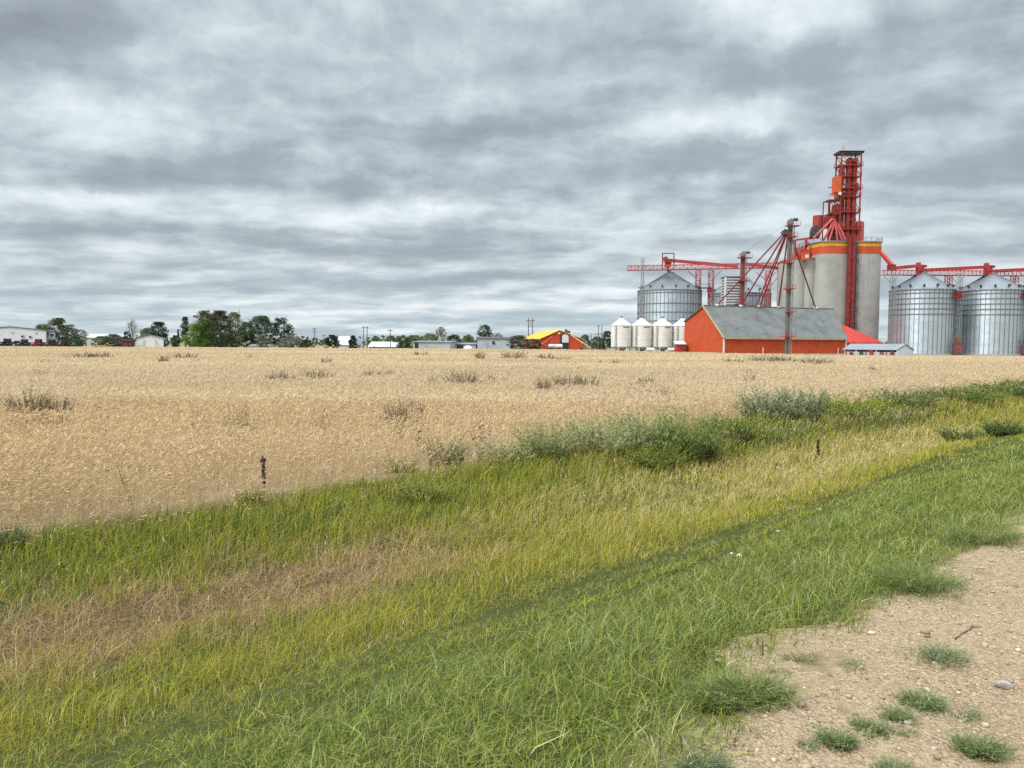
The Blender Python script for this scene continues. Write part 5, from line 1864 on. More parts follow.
poles = {}
for key, a in {
    'p317': (314.8, 327.5, 262, 'wooden power pole beside the tail of the tree thicket', ((.5, 2.0), (1.5, 1.4))),
    'p325': (324.0, 334.5, 300, 'short thin power pole behind the round dark bush', ((.4, 1.4),)),
    'p364': (363.6, 326.2, 258, 'first of the twin tall poles by the white house, the one nearer the house', ((.5, 1.1),)),
    'p367': (367.2, 326.2, 259, 'twin tall pole nearer the red shed', ((.5, 1.1),)),
    'p390': (390.3, 329.2, 262, 'single power pole standing before the low red shed', ((.4, 1.6),)),
    'p591': (591.0, 333.5, 262, 'stubby pole standing at the foot of the tan auger', ()),
    'p599': (598.2, 325.0, 275, 'thin tall pole at the dark trees near the cream bins', ((.4, 1.5),)),
    'p601': (601.6, 324.4, 276, 'thin pole with a side arm just before the cream bins', ((3.6, 5.6),)),
    'p605': (605.6, 335.5, 250, 'short brown post close to the first cream bin', ()),
    'p79': (86.2, 334.2, 262, 'short dark post at the end of the tractor row', ()),
}.items():
    poles[key] = pole(a[0], a[1], a[2], a[3], a[4])
# an H frame of two legs beyond the yellow roof
hf = thing('power_pole', 'far H frame power pylon behind the yellow roofed shop', 'pylon', G(530.5, 360))
for q in (528.4, 532.6):
    obj('post', MB().tube(G(q, 360), P(q, 318.0, 360), .26, .18, n=8), M['wood'], hf)
ca = obj('cross_arm', MB().beam(P(525.8, 320.8, 360), P(535.0, 320.8, 360), .3, .35), M['wood'], hf)
obj('brace', MB().beam(P(528.4, 328, 360), P(532.6, 321, 360), .16).beam(P(532.6, 328, 360), P(528.4, 321, 360), .16), M['wood'], hf)


def wire(a, b2, sag, label):
    m_ = MB()
    prev = None
    for k in range(13):
        t = k / 12
        p = lerp(a, b2, t) - V3((0, 0, sag * 4 * t * (1 - t)))
        if prev is not None:
            m_.tube(prev, p, .018, n=4, caps=False)
        prev = p
    tag(obj('power_line', m_, M['darksteel']), label, 'power line')


tp = lambda k, d=.4: up(poles[k][1], poles[k][2] - d)
wire(tp('p317'), tp('p364'), 1.0, 'thin power line strung between the thicket pole and the twin poles')
wire(tp('p367'), tp('p390'), .6, 'thin power line between the twin poles and the pole at the red shed')
wire(P(-60, 327, 300), tp('p317', .7), 1.6, 'long thin power line passing over the small white shed and the thicket')

# ================================================================== TRACTORS AND IMPLEMENTS
M['maroon'] = mat('dusty_maroon_enamel', (.13, .035, .04), .6, var=.2)


def tractor(px, Y, label, body, sc=1.0):
    g0 = G(px, Y)
    r = thing('tractor', label, 'tractor', g0, 'tractors parked in a row')
    o = lambda a, b2, c_: (g0.x + a * sc, g0.y + b2 * sc, GZ + c_ * sc)
    # faces the camera: bonnet towards -Y
    bm_ = MB().box(o(0, -1.4, 1.45), (.85 * sc, 2.3 * sc, .85 * sc)).box(o(0, -2.45, 1.35), (.8 * sc, .25 * sc, .65 * sc)).box(o(0, .2, 1.0), (.9 * sc, 1.6 * sc, .7 * sc))
    bd = obj('body', bm_, body, r)
    for q in (-.25, .25):
        obj('headlight', MB().tube(o(q, -2.58, 1.45), o(q, -2.64, 1.45), .11 * sc, n=10), M['white'], bd)
    cb = MB()
    for a in (-.72, .72):
        for b2 in (-.2, 1.2):
            cb.beam(o(a, b2, 1.4), o(a * .93, b2, 2.75), .09 * sc)
    cb.box(o(0, .5, 2.82), (1.6 * sc, 1.75 * sc, .16 * sc))
    cab = obj('cab', cb, body, r)
    obj('cab_glass', MB().box(o(0, .5, 2.1), (1.34 * sc, 1.32 * sc, 1.25 * sc)), M['glass'], cab)
    obj('exhaust', MB().tube(o(.5, -1.0, 1.8), o(.5, -1.0, 3.0), .07 * sc, n=8), M['darksteel'], r)
    for s_ in (-1, 1):
        for (xo, dual) in ((.98, 0), (1.62, 1)):
            w_ = obj('rear_wheel', MB().tube(o(s_ * xo - .25, .55, .95), o(s_ * xo + .25, .55, .95), .95 * sc, n=24), M['black'], r)
            obj('rim', MB().tube(o(s_ * xo - .27, .55, .95), o(s_ * xo + .27, .55, .95), .45 * sc, n=14), M['white'] if dual else body, w_)
        w_ = obj('front_wheel', MB().tube(o(s_ * .85 - .2, -1.75, .68), o(s_ * .85 + .2, -1.75, .68), .68 * sc, n=20), M['black'], r)
        obj('rim', MB().tube(o(s_ * .85 - .22, -1.75, .68), o(s_ * .85 + .22, -1.75, .68), .32 * sc, n=12), body, w_)
        obj('fender', MB().box(o(s_ * .95, .55, 1.98), (.6 * sc, 1.2 * sc, .1 * sc)), body, r)
    return r


def implement(px, Y, label, mm, ln):
    g0 = G(px, Y)
    r = thing('cultivator', label, 'implement', g0)
    m_ = MB()
    for q in np.linspace(-ln / 2, ln / 2, 5):
        m_.beam((g0.x + q, Y - .8, GZ + .9), (g0.x + q, Y + 1.2, GZ + .9), .14)
        m_.beam((g0.x + q, Y - .8, GZ + .9), (g0.x + q + .1, Y - .9, GZ + .1), .1)
    for yy in (-.8, .2, 1.2):
        m_.beam((g0.x - ln / 2, Y + yy, GZ + .9), (g0.x + ln / 2, Y + yy, GZ + .9), .18)
    m_.beam((g0.x - ln / 2, Y, GZ + .9), (g0.x - ln * .15, Y, GZ + 1.9), .16).beam((g0.x - ln * .15, Y, GZ + 1.9), (g0.x + ln * .1, Y, GZ + .9), .16)
    obj('frame', m_, M[mm], r)
    for q in (-.4, .4):
        obj('wheel', MB().tube((g0.x + ln * q, Y - .2, GZ + .45), (g0.x + ln * q, Y + .05, GZ + .45), .45, n=14), M['black'], r)
    return r


for (px_, Y_, lb, bm_, sc_) in (
        (6.5, 246, 'very dark tractor parked at the far end of the row before the white warehouse', 'blackpaint', 1.08),
        (16.5, 250, 'smaller red tractor between two dark tractors in the row', 'red', .85),
        (23.8, 247, 'dark tractor parked beneath the warehouse windows', 'blackpaint', 1.02),
        (37.8, 246, 'bright red tractor, the reddest of the parked row', 'red', 1.05),
        (51.2, 248, 'dark red tractor parked at the corner of the white warehouse', 'maroon', 1.02),
        (64.5, 250, 'dull red tractor parked under the tallest poplar', 'maroon', 1.05),
        (78.0, 251, 'dark green tractor parked at the last trees of the poplar group', 'green', 1.02)):
    tractor(px_, Y_, lb, M[bm_], sc_)
implement(97, 252, 'low yellow field cultivator parked beside the dark green tractor', 'yellow', 3.2)
implement(109, 253, 'second low yellow cultivator nearer the red combine', 'yellow', 3.6)
# combine
g0 = G(125, 254)
cmb = thing('combine_harvester', 'dark red combine harvester parked next to the small white metal shed', 'combine', g0)
q = lambda a, b2, c_: (g0.x + a * .85, g0.y + b2, GZ + c_ * .85)
obj('body', MB().box(q(.3, 0, 2.1), (5.0, 2.6, 1.9)).box(q(1.2, 0, 3.35), (2.6, 2.2, .7)).slab([q(-2.2, -1.3, 2.9), q(-2.2, 1.3, 2.9), q(-3.4, 1.3, 1.5), q(-3.4, -1.3, 1.5)], .2), M['maroon'], cmb)
cbn = obj('cab', MB().box(q(-2.1, 0, 3.9), (1.9, 1.9, .16)).box(q(-2.1, 0, 2.5), (1.9, 1.9, .2)), M['maroon'], cmb)
obj('cab_glass', MB().box(q(-2.1, 0, 3.2), (1.7, 1.7, 1.3)), M['glass'], cbn)
obj('header', MB().box(q(-4.3, 0, .8), (1.3, 6.0, .9)), M['maroon'], cmb)
obj('unload_auger', MB().tube(q(-.5, -1.4, 3.4), q(3.6, -1.6, 3.1), .2, n=10), M['maroon'], cmb)
for s_ in (-1.35, 1.35):
    obj('front_wheel', MB().tube(q(-1.6, s_ - .3, .95), q(-1.6, s_ + .3, .95), .95, n=22), M['black'], cmb)
    obj('rear_wheel', MB().tube(q(2.2, s_ - .2, .6), q(2.2, s_ + .2, .6), .6, n=18), M['black'], cmb)

# ================================================================== WEEDS STANDING IN THE WHEAT
def plume_weed(name, label, cat, base, hgt, rad, n, col, group=None, leafy=1.0, t0=.18, spread=.8, lw=.0, parts=True, z0=0.0, lean=(0, 0), leafcol=None, lsize=1.0):
    """many thin stems rising from a patch, each feathered with short narrow leaves"""
    base = np.array(base, float)
    d = math.hypot(base[0], base[1])
    root = thing(name, label, cat, V3(base), group)
    a = rng.uniform(0, 2 * np.pi, n)
    r = rad * np.sqrt(rng.uniform(0, 1, n)) * .55
    fb = base + np.stack([np.cos(a) * r, np.sin(a) * r, np.zeros(n)], 1)
    hh = hgt * rng.uniform(.40, 1.12, n) * (1 - .35 * (r / max(rad, 1e-6)))
    out = rad * spread * rng.uniform(.1, .75, n)
    a2 = a + rng.normal(0, .5, n)
    ln = np.stack([np.cos(a2) * out + lean[0] * hh, np.sin(a2) * out + lean[1] * hh], 1)
    c = np.array(col) * rng.uniform(.7, 1.25, (n, 1))
    sw_ = np.full(n, max(.006, .00055 * d))
    st = blades(fb, hh, sw_, ln, c * .9, c, .45)
    k = int(max(6, 26 * leafy))
    t = rng.uniform(t0, 1.0, (n, k))
    tt = t[..., None]
    cur = np.where(tt < .55, tt * .45 * 1.0, .2475 + (tt - .55) / .45 * (1 - .2475))
    pos = np.concatenate([fb[:, None, :2] + ln[:, None] * cur, (fb[:, 2:3] + hh[:, None] * t)[..., None]], -1).reshape(-1, 3)
    m_ = len(pos)
    al = rng.uniform(0, 2 * np.pi, m_)
    L = hgt * rng.uniform(.05, .15, m_) * lsize * (1.25 - t.ravel() * .7)
    lc = np.array(leafcol if leafcol is not None else col)
    cc = np.repeat(lc[None] * rng.uniform(.7, 1.3, (n, 1)), k, 0) * rng.uniform(.75, 1.25, (m_, 1))
    lv = blades(pos, L * rng.uniform(.2, .9, m_), np.full(m_, max(.006, .00080 * d) * (1 + lw)), np.stack([np.cos(al) * L, np.sin(al) * L], 1), cc, None, .6)
    V, T, C = st
    fast_mesh('stems', V, T, C, M['leaf'], root)
    V, T, C = lv
    fast_mesh('foliage', V, T, C, M['leaf'], root)
    return root


BRN, RBR, GBR = (.200, .155, .090), (.250, .165, .110), (.300, .235, .145)
WEEDS = [  # px, base py, width, height px, colour, label
    (30, 411, 34, 17, BRN, 'large dark clump of dry weeds in the wheat at the foot of the tractor end'),
    (54, 411, 26, 13, BRN, 'dark weed clump joined to the larger one at its side in the near wheat'),
    (238, 425, 22, 25, GBR, 'airy feathery tumbleweed bush standing alone in the near wheat'),
    (252, 421, 10, 11, GBR, 'small feathery sprig beside the airy tumbleweed bush'),
    (82, 358, 24, 5, BRN, 'thin dark streak of weeds in the far wheat before the yellow cultivators'),
    (97, 358, 12, 5, BRN, 'end tuft of the dark weed streak before the dark bush'),
    (108, 357.5, 8, 5, RBR, 'little upright weed tuft beside the dark weed streak'),
    (164, 363, 9, 8, BRN, 'squat dark weed tuft in the wheat before the white metal shed'),
    (185, 358.5, 20, 5, BRN, 'flat dark weed patch in the wheat before the slim conifer'),
    (277.5, 380.5, 17, 8, RBR, 'rusty weed clump, first of three in mid field below the thicket'),
    (291, 380.5, 10, 5, RBR, 'small rusty tuft between two larger rusty clumps in mid field'),
    (318, 379, 22, 9, RBR, 'largest of the rusty weed clumps in mid field below the thicket'),
    (299, 376, 6, 6, GBR, 'pale sprig just behind the rusty weed clumps'),
    (197, 417, 12, 9, GBR, 'faint pale sprig of weed in the near wheat below the thicket'),
    (320, 418, 13, 13, GBR, 'pale feathery weed standing in the near wheat below the lone dark bush'),
    (396, 417, 22, 14, RBR, 'reddish twin weed clump, the larger of the pair in the near wheat'),
    (416, 411, 14, 10, RBR, 'reddish smaller weed clump of the pair in the near wheat'),
    (373, 377, 17, 6, RBR, 'low reddish weed streak in mid field below the twin poles'),
    (391, 376, 7, 5, RBR, 'tiny reddish tuft below the power pole by the red shed'),
    (464, 384, 30, 12, RBR, 'bushy reddish weed clump in mid field below the long grey warehouse'),
    (435, 385, 12, 10, GBR, 'loose pale weed beside the bushy reddish clump'),
    (492, 381, 7, 7, RBR, 'small single weed just past the bushy reddish clump, below the workshop edge'),
    (504.5, 390.5, 7, 6, GBR, 'little pale weed in the wheat below the workshop'),
    (543, 390, 12, 12, RBR, 'upright reddish weed beside the widest dark clump'),
    (567, 386.5, 26, 10, BRN, 'widest dark weed clump in mid field, its denser half, below the orange shop'),
    (588, 386, 20, 9, BRN, 'thinner tail of the widest dark weed clump in mid field'),
    (646, 385, 13, 8, BRN, 'dark weed tuft in mid field below the cream bins'),
    (634, 386, 13, 5, RBR, 'flat reddish tuft beside the dark one below the cream bins'),
    (664, 396, 15, 12, GBR, 'pale feathery weed near the sage plants, in the wheat'),
    (513, 358.5, 22, 7, RBR, 'reddish weed band in the far wheat below the grey shrub'),
    (545, 359, 15, 5, BRN, 'short dark weed band in the far wheat below the orange shop'),
    (564, 360, 15, 3.5, BRN, 'thin dark weed line in the far wheat below the tan auger'),
    (421, 356, 13, 4, RBR, 'faint reddish weed line in the far wheat below the long warehouse'),
    (480, 359, 9, 7, RBR, 'upright reddish tuft in the far wheat below the workshop'),
    (615, 364, 6, 4, BRN, 'tiny dark tuft in the far wheat below the first cream bin'),
    (600, 363.5, 5, 4, RBR, 'tiny reddish tuft in the far wheat near the poles'),
    (733, 362.5, 16, 4, BRN, 'dark weed line in the far wheat below the orange barn corner'),
    (766, 362, 28, 6, BRN, 'long dark weed band in the far wheat below the barn front'),
    (786, 362, 18, 5, BRN, 'thinner end of the dark weed band below the bucket elevator'),
    (814, 364, 26, 6, RBR, 'reddish weed band in the far wheat below the barn end'),
    (749.5, 382, 9, 14, GBR, 'slim upright weed in the wheat behind the big sage bush'),
    (872, 371, 6, 4, RBR, 'tiny reddish tuft in the wheat below the low grey shed'),
    (248, 358, 7, 4, GBR, 'tiny pale tuft in the far wheat below the large dark tree'),
    (326, 364, 9, 6, RBR, 'small reddish tuft in the far wheat below the round dark bush'),
    (41, 376, 11, 7, GBR, 'loose pale weed in mid field below the warehouse corner'),
    (47, 363.5, 10, 4, GBR, 'flat pale weed streak in the far wheat below the tractors'),
    (113, 386, 10, 6, GBR, 'small pale sprig in mid field below the yellow cultivators'),
    (104, 412, 12, 6, GBR, 'flat pale tuft in the near wheat beside the large dark clump'),
]
for (px_, py_, wd_, hp_, col_, lb) in WEEDS:
    hor = 343.5 + (px_ - 512) * .006
    Y_ = 1.95 * 740 / (py_ - hor)
    top_above = hp_ * Y_ / 740
    rad_ = wd_ * Y_ / 740 / 2 * 1.5
    hgt = .60 + top_above * 1.15
    x_ = X_at(px_, Y_)
    n_ = int(np.clip(wd_ * 6.5 if col_ is not GBR else wd_ * 2.6, 14, 190))
    plume_weed('field_weed', lb, 'weed', (x_, Y_, float(terrain(x_, Y_))), hgt, rad_, n_, col_, 'weeds standing in the wheat', leafy=.8 if col_ is not GBR else .55, spread=.9, lsize=.5, t0=.70)

# ================================================================== SAGE AND TALL WEEDS ALONG THE FIELD EDGE
SAGE, SAGE2, DGR, LGR = (.31, .32, .155), (.26, .285, .115), (.17, .205, .045), (.24, .27, .055)
EDGE = [  # px, base py, width, height px, colour, stems, label
    (446, 465, 40, 27, (.20, .22, .10), 34, 'sparse grey green weed at the wheat edge between the two stalks of dark seed heads'),
    (500, 461, 52, 22, SAGE, 46, 'pale silvery sage plant beside the branching stalk of dark seed heads'),
    (545, 458, 58, 34, SAGE2, 60, 'grey green sage bush next along from the pale silvery one at the wheat edge'),
    (600, 455, 66, 36, SAGE, 80, 'broad silvery sage bush in the middle of the weed row'),
    (648, 450, 70, 38, SAGE2, 85, 'broad grey green sage bush with tall plumes beside the dark green hollow'),
    (690, 462, 62, 46, (.19, .225, .07), 90, 'dark green bushy weed leaning over the ditch'),
    (655, 470, 50, 26, DGR, 60, 'low dark green weed at the foot of the sage row'),
    (728, 440, 50, 24, DGR, 70, 'bright edged dark green weed below the wheat'),
    (768, 424, 52, 34, (.28, .295, .165), 90, 'big blue grey sage bush standing highest against the wheat'),
    (800, 424, 42, 34, (.22, .24, .12), 70, 'darker grey sage bush touching the big blue grey one'),
    (846, 418, 60, 22, LGR, 80, 'fresh green weed mass beside the darker sage bush'),
    (900, 408, 64, 17, (.14, .175, .065), 70, 'olive weed mass on the bank farther along from the sage bushes'),
    (950, 401, 72, 14, (.13, .17, .055), 70, 'olive green weed mass on the far bank, one before the picture edge'),
    (1005, 396, 66, 13, (.115, .17, .055), 70, 'dark green weed mass at the picture edge on the far bank'),
    (1004, 436, 36, 14, (.13, .17, .055), 80, 'low dark green bush in the ditch at the picture edge'),
    (962, 441, 40, 12, (.14, .17, .055), 50, 'low dark weed beside the bush in the ditch bottom'),
    (400, 474, 36, 14, LGR, 26, 'low green weed at the wheat edge beside the dotted stalk'),
    (250, 502, 30, 14, LGR, 22, 'low green weed beside the purple dock stalk'),
    (10, 548, 34, 20, (.10, .14, .07), 26, 'dark bluish green weed at the picture edge below the wheat'),
    (420, 500, 40, 22, (.26, .27, .08), 40, 'soft grey green weed in the ditch grass below the dark seed heads'),
]
for (px_, py_, wd_, hp_, col_, n_, lb) in EDGE:
    # base on the bank: find the depth where the terrain projects to py
    Yc_ = np.linspace(5, 70, 900)
    xs_ = np.array([X_at(px_, q_, -1.0) for q_ in Yc_])
    zz_ = terrain(xs_, Yc_)
    _, pys, _ = project(xs_, Yc_, zz_)
    i_ = int(np.argmin(np.abs(pys - py_)))
    Y_, x_ = float(Yc_[i_]), float(xs_[i_])
    plume_weed('sage_bush', lb, 'bush', (x_, Y_, float(zz_[i_])), hp_ * Y_ / 740 * 1.15, wd_ * Y_ / 740 / 2 * 1.5, int(n_ * 2.8), col_, 'weeds along the wheat edge', leafy=1.0, spread=.85, lw=.6, lsize=1.0)


def bank_point(px_, py_):
    Yc_ = np.linspace(1.5, 70, 3000)
    xs_ = np.array([X_at(px_, q_, -.9) for q_ in Yc_])
    zz_ = terrain(xs_, Yc_)
    _, pys, _ = project(xs_, Yc_, zz_)
    i_ = int(np.argmin(np.abs(pys - py_)))
    x_ = X_at(px_, float(Yc_[i_]), float(zz_[i_]))
    return V3((x_, float(Yc_[i_]), float(terrain(x_, float(Yc_[i_])))))


M['dock'] = mat('dried_dock_seed', (.075, .035, .030), .9, var=.3, vscale=30)
M['drystem'] = mat('dry_stem', (.20, .15, .085), .9, var=.3, vscale=20)
M['seedhead'] = mat('dark_seed_head', (.035, .026, .016), .95, var=.3, vscale=30)


def dock(px_, py_, hpx, label, sc=1.0):
    p = bank_point(px_, py_)
    hgt = hpx * p.y / 740
    r = thing('dock_stalk', label, 'weed stalk', p)
    obj('stem', MB().tube(p, p + V3((-.015, 0, hgt)), .010, .005, n=6), M['drystem'], r)
    m_ = MB()
    for q in range(150):
        t = random.uniform(.35, 1.0)
        br_ = random.choice((-1, 0, 0, 1))
        c_ = p + V3((-.015 * t + br_ * .035 * (t - .3) + random.gauss(0, .011), random.gauss(0, .013), hgt * (t - (.06 if br_ else 0))))
        s_ = random.uniform(.008, .017) * sc
        m_.lathe(c_, [(s_ * .2, -s_), (s_, 0), (s_ * .2, s_ * 1.1)], 5)
    obj('seed_spike', m_, M['dock'], r)


dock(264.5, 497, 41, 'dark purple dock stalk standing alone at the wheat edge')
dock(818, 462, 23, 'small dark dock stalk standing in the golden ditch grass')


def seed_stalks(px_, py_, hpx, n, spread, label, heads):
    p = bank_point(px_, py_)
    hgt = hpx * p.y / 740
    r = thing('sunflower_stalk', label, 'weed stalk', p)
    sm, hm_ = MB(), MB()
    for k in range(n):
        e = p + V3((random.uniform(-1, 1) * spread, random.uniform(-.5, .5) * spread, hgt * random.uniform(.8, 1.0)))
        sm.tube(p, lerp(p, e, .5) + V3((0, 0, hgt * .05)), .007, .005, n=5)
        sm.tube(lerp(p, e, .5) + V3((0, 0, hgt * .05)), e, .005, .003, n=5)
        for j in range(heads):
            t = random.uniform(.35, 1)
            a = lerp(lerp(p, e, .5) + V3((0, 0, hgt * .05)), e, (t - .35) / .65)
            b2 = a + V3((random.gauss(0, .05), random.gauss(0, .04), random.uniform(.02, .07)))
            sm.tube(a, b2, .003, .002, n=4)
            s_ = random.uniform(.014, .026)
            hm_.lathe(b2, [(s_ * .3, -s_ * .6), (s_, -.1 * s_), (s_ * .9, s_ * .35), (s_ * .3, s_ * .6)], 8, cap_top=True)
    obj('stem', sm, M['drystem'], r)
    obj('seed_heads', hm_, M['seedhead'], r)


seed_stalks(417, 464, 41, 2, .05, 'upright stalk dotted with dark seed heads at the wheat edge', 9)
seed_stalks(480, 458, 33, 5, .30, 'branching stalk with a cluster of dark round seed heads at the wheat edge', 5)


def tall_grass(px_, py_, hpx, n, label, cl=(.34, .25, .12)):
    p = bank_point(px_, py_)
    hgt = hpx * p.y / 740
    r = thing('grass_stalk', label, 'grass stalk', p)
    b_ = np.repeat(np.array(p)[None], n, 0) + rng.normal(0, .03, (n, 3)) * np.array([1, 1, 0])
    hh = hgt * rng.uniform(.6, 1.0, n)
    a = rng.normal(2.6, .6, n)
    ln = np.stack([np.cos(a), np.sin(a)], 1) * (hh * rng.uniform(.1, .4, n))[:, None]
    c_ = np.array(cl) * rng.uniform(.75, 1.15, (n, 1))
    fast_mesh('stems', *blades(b_, hh, np.full(n, .009), ln, c_, None, .35), M['straw'], r)
    top = b_ + np.concatenate([ln, hh[:, None]], 1)
    k = 9
    f = np.linspace(.75, 1.0, k)
    pos = (b_[:, None] + np.concatenate([ln[:, None] * f[None, :, None] ** 1.3, hh[:, None, None] * f[None, :, None]], -1)).reshape(-1, 3)
    a2 = rng.uniform(0, 2 * np.pi, len(pos))
    fast_mesh('seed_plume', *blades(pos, rng.uniform(.02, .05, len(pos)), np.full(len(pos), .012), np.stack([np.cos(a2), np.sin(a2)], 1) * .03, np.repeat(c_, k, 0)), M['straw'], r)


tall_grass(131, 522, 56, 4, 'tall bent wild grass stalk leaning out of the wheat edge')
tall_grass(326, 492, 22, 3, 'short pale wild grass stalk at the wheat edge near the purple dock', (.38, .29, .15))
for (px_, py_, hp_, lb) in ((735, 452, 22, 'pale plumed grass clump below the bright edged dark weed'), (858, 434, 22, 'pale plumed grass clump below the fresh green weed mass'), (905, 428, 18, 'pale plumed grass clump in the ditch beyond the dock stalk'), (800, 444, 20, 'pale plumed grass clump below the darker sage bush')):
    p = bank_point(px_, py_)
    r = thing('plume_grass', lb, 'grass clump', p)
    n = 90
    w_ = 1.9
    bx = np.array(p)[None] + np.concatenate([(rng.uniform(-w_, w_, n)[:, None] * UD[None] + rng.uniform(-.35, .35, n)[:, None] * ND[None]), np.zeros((n, 1))], 1)
    bx[:, 2] = terrain(bx[:, 0], bx[:, 1])
    hh = hp_ * p.y / 740 * rng.uniform(.7, 1.1, n)
    ln = rng.normal(0, .10, (n, 2)) + np.array([.12, 0])
    cg = np.array((.10, .12, .05)) * rng.uniform(.7, 1.3, (n, 1))
    fast_mesh('stems', *blades(bx, hh, np.full(n, .016), ln, cg, None, .4), M['grass'], r)
    tp_ = bx + np.concatenate([ln * .9, hh[:, None] * .92], 1)
    cp_ = np.array((.30, .26, .17)) * rng.uniform(.75, 1.15, (n, 1))
    fast_mesh('seed_plume', *blades(tp_, rng.uniform(.06, .12, n), np.full(n, .028), rng.normal(0, .04, (n, 2)) + np.array([.05, 0]), cp_, None, .5), M['straw'], r)

# ================================================================== TUFTS, STONES AND TWIGS ON THE ROAD
def road_point(px_, py_):
    Yc_ = np.linspace(1.6, 12, 2500)
    xs_ = np.array([X_at(px_, q_, 0.0) for q_ in Yc_])
    _, pys, _ = project(xs_, Yc_, terrain(xs_, Yc_) + .006)
    i_ = int(np.argmin(np.abs(pys - py_)))
    return float(xs_[i_]), float(Yc_[i_])


def tuft(px_, py_, wpx, hpx, n, col, label, name='grass_tuft', bluish=False):
    x_, Y_ = road_point(px_, py_)
    z_ = float(terrain(x_, Y_))
    r = thing(name, label, 'grass tuft', V3((x_, Y_, z_)))
    sc = Y_ / 740
    rad_ = wpx * sc / 2
    n = int(n * 1.5)
    ks = max(3, int(wpx / 7))
    ca, cr = rng.uniform(0, 2 * np.pi, ks), rad_ * .62 * np.sqrt(rng.uniform(0, 1, ks))
    cw_, chh = rng.uniform(.18, .5, ks) * rad_, rng.uniform(.45, 1.15, ks)
    kk = rng.integers(0, ks, n)
    bx_ = np.cos(ca)[kk] * cr[kk] * 1.15 + rng.normal(0, 1, n) * cw_[kk]
    by_ = (np.sin(ca)[kk] * cr[kk] + rng.normal(0, 1, n) * cw_[kk]) * .8
    q, rr = np.arctan2(by_, bx_), np.minimum(np.hypot(bx_, by_), rad_ * 1.6)
    b_ = np.stack([x_ + bx_, Y_ + by_, np.zeros(n)], 1)
    b_[:, 2] = terrain(b_[:, 0], b_[:, 1]) - .002
    hh = hpx * sc * .95 * rng.uniform(.25, 1.1, n) * chh[kk] * (1 - .4 * rr / rad_).clip(.3, 1)
    a = q + rng.normal(0, .9, n)
    ln = np.stack([np.cos(a), np.sin(a)], 1) * (hh * rng.uniform(.4, 2.0, n))[:, None]
    c_ = np.array(col) * rng.uniform(.65, 1.35, (n, 1))
    dry = rng.uniform(0, 1, n) < .10
    c_[dry] = np.array((.36, .29, .16)) * rng.uniform(.7, 1.2, (dry.sum(), 1))
    fast_mesh('blades', *blades(b_, hh, rng.uniform(.0022, .0045, n), ln, c_, c_ * 1.1, .45), M['grass'], r)
    # finer leaves
    m_ = n
    i = rng.integers(0, n, m_)
    t = rng.uniform(.2, .8, m_)
    p_ = b_[i] + np.concatenate([ln[i] * (t ** 1.5)[:, None], (hh[i] * t)[:, None]], 1)
    a2 = rng.uniform(0, 2 * np.pi, m_)
    l2 = hpx * sc * rng.uniform(.12, .3, m_)
    fast_mesh('leaves', *blades(p_, l2 * rng.uniform(-.1, .6, m_), rng.uniform(.003, .006, m_), np.stack([np.cos(a2), np.sin(a2)], 1) * l2[:, None], c_[i] * 1.08, None, .6), M['grass'], r)


GV, GG, GD = (.16, .21, .06), (.20, .235, .12), (.25, .25, .13)
for a in (
        (750, 698, 74, 44, 900, GV, 'thick green grass tuft pushing out from the verge over the bare gravel'),
        (716, 706, 46, 30, 420, GV, 'grass tuft joined to the thick one at its verge side'),
        (803, 660, 36, 18, 90, GD, 'thin dry tuft on the bare patch by the verge'),
        (776, 672, 26, 12, 60, GD, 'very thin dry sprigs close to the verge at the bare patch'),
        (851, 668, 34, 12, 110, GG, 'small greyish weed tuft alone on the gravel below the verge corner'),
        (938, 660, 50, 26, 300, GG, 'grey green spreading weed on the gravel just below a white stone'),
        (920, 703, 38, 28, 330, (.16, .205, .085), 'dense short tuft at the upper end of the grass strip on the gravel'),
        (893, 716, 36, 20, 240, (.16, .205, .085), 'middle tuft of the grass strip on the gravel'),
        (868, 730, 40, 20, 260, (.16, .205, .085), 'tuft in the lower middle of the grass strip on the gravel'),
        (840, 744, 42, 24, 330, (.16, .205, .085), 'tuft at the lower end of the grass strip on the gravel'),
        (958, 715, 44, 14, 150, GG, 'flat sparse weed right beside the grass strip'),
        (976, 752, 50, 26, 420, (.13, .18, .065), 'dark green dense tuft low in the gravel corner'),
        (912, 736, 24, 12, 70, GG, 'tiny tuft among the pale stones'),
        (806, 748, 24, 14, 80, GG, 'tiny tuft on the bare gravel near the grass strip end'),
        (898, 772, 50, 18, 260, GG, 'tuft cut by the bottom picture edge'),
        (704, 768, 46, 28, 260, (.10, .165, .08), 'bluish green tuft at the bottom picture edge by the verge'),
        (925, 588, 90, 40, 700, GV, 'bushy grass clump at the verge corner jutting towards the road'),
        (985, 540, 80, 30, 600, GV, 'bushy grass clump farther up the verge edge')):
    tuft(*a)

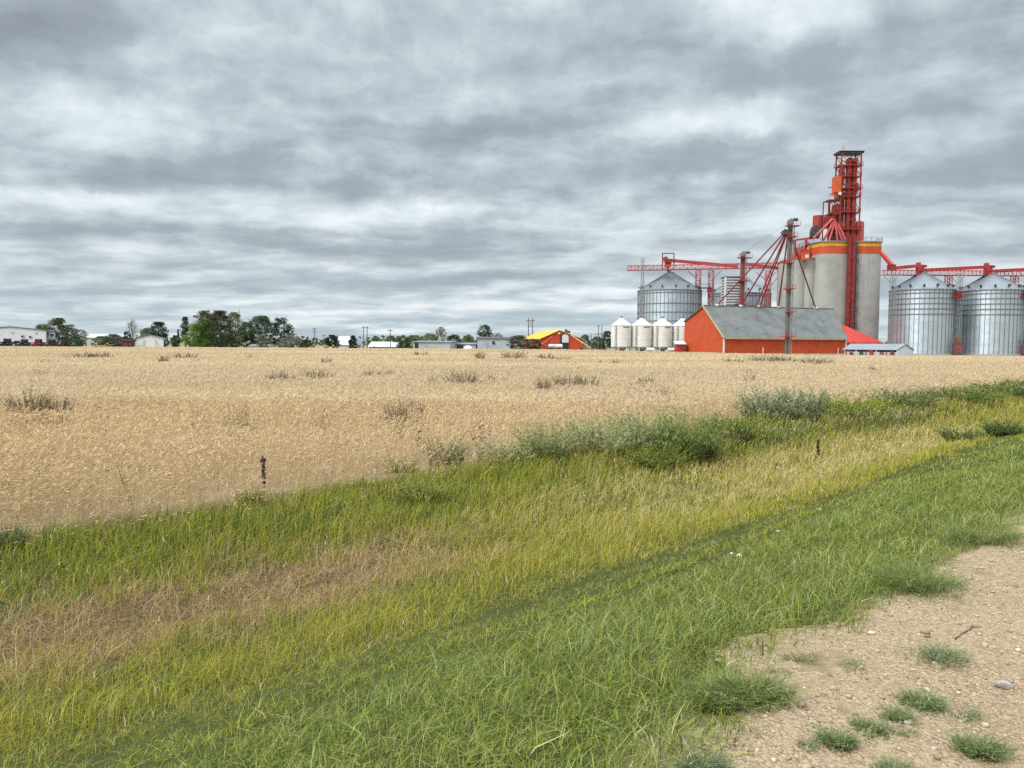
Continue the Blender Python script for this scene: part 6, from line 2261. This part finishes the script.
M['pebble'] = mat('pale_fieldstone', (.43, .385, .32), .9, var=.2, vscale=9, bump=.5, bscale=40)
M['pebble_grey'] = mat('grey_fieldstone', (.33, .30, .26), .9, var=.25, vscale=12, bump=.5, bscale=50)
for (px_, py_, wpx, mm, lb) in (
        (1004, 687, 22, 'pebble', 'largest pale stone lying on the gravel at the picture edge'),
        (935, 664, 9, 'pebble', 'white stone at the base of the grey green spreading weed'),
        (908, 724, 13, 'pebble', 'pale stone beside the grass strip, bigger than the ones round it'),
        (897, 731, 8, 'pebble', 'smaller pale stone touching the grass strip'),
        (928, 719, 8, 'pebble', 'pale stone between the grass strip and the flat weed'),
        (945, 697, 7, 'pebble_grey', 'grey stone above the flat sparse weed'),
        (824, 756, 9, 'pebble_grey', 'grey stone near the lower end of the grass strip'),
        (835, 689, 8, 'pebble_grey', 'dull stone alone on the smooth gravel'),
        (934, 749, 11, 'pebble', 'broad pale stone between the dark tuft and the tiny tuft'),
        (1008, 664, 6, 'pebble', 'small pale stone above the largest stone'),
        (1006, 703, 7, 'pebble_grey', 'grey stone just below the largest pale stone'),
        (885, 630, 6, 'pebble', 'small pale stone higher up on the open gravel'),
        (868, 705, 6, 'pebble', 'small pale stone above the middle of the grass strip'),
        (915, 598, 6, 'pebble', 'pale stone close to the bushy verge corner')):
    x_, Y_ = road_point(px_, py_)
    z_ = float(terrain(x_, Y_))
    sz_ = wpx * Y_ / 740
    V, T, C = chips(np.zeros((1, 3)), np.array([1.0]), np.zeros((1, 3)))
    m_ = MB().add(V * sz_ + np.array([x_, Y_, z_ + sz_ * .18]), [tuple(t) for t in T])
    o = obj('stone', m_, M[mm])
    sub = o.modifiers.new('round', 'SUBSURF')
    sub.levels = sub.render_levels = 1
    tag(o, lb, 'stone', 'larger stones on the gravel')
tw_ = MB()
for (a, c_) in (((963, 634), (974, 628)), ((974, 628), (981, 628)), ((970, 630), (973, 625)), ((955, 640), (963, 634))):
    x0, y0 = road_point(*a)
    x1, y1 = road_point(*c_)
    tw_.tube((x0, y0, float(terrain(x0, y0)) + .012), (x1, y1, float(terrain(x1, y1)) + .014), .003, .0022, n=6)
tag(obj('twig', tw_, M['bark']), 'dark dry twig lying on the gravel above the spreading weed', 'twig')

# small white flowers in the mown verge
M['petal'] = mat('white_petal', (.75, .75, .70), .8, var=.05)
for (px_, py_, lb) in ((731, 571, 'white flower head in the verge, larger of the close pair'), (738, 573, 'white flower head in the verge, smaller of the close pair'), (777, 546, 'small white flower head alone farther up the mown verge'), (818, 522, 'tiny white flower head nearest the dock stalk')):
    p = bank_point(px_, py_)
    r = thing('yarrow_flower', lb, 'flower', p)
    obj('stem', MB().tube(p, p + V3((0, 0, .16)), .003, n=5), M['drystem'], r)
    m_ = MB()
    for k in range(9):
        c_ = p + V3((random.gauss(0, .011), random.gauss(0, .011), .16 + random.uniform(0, .008)))
        m_.lathe(c_, [(.002, -.004), (.006, 0), (.004, .003)], 7, cap_top=True)
    obj('flower_head', m_, M['petal'], r)
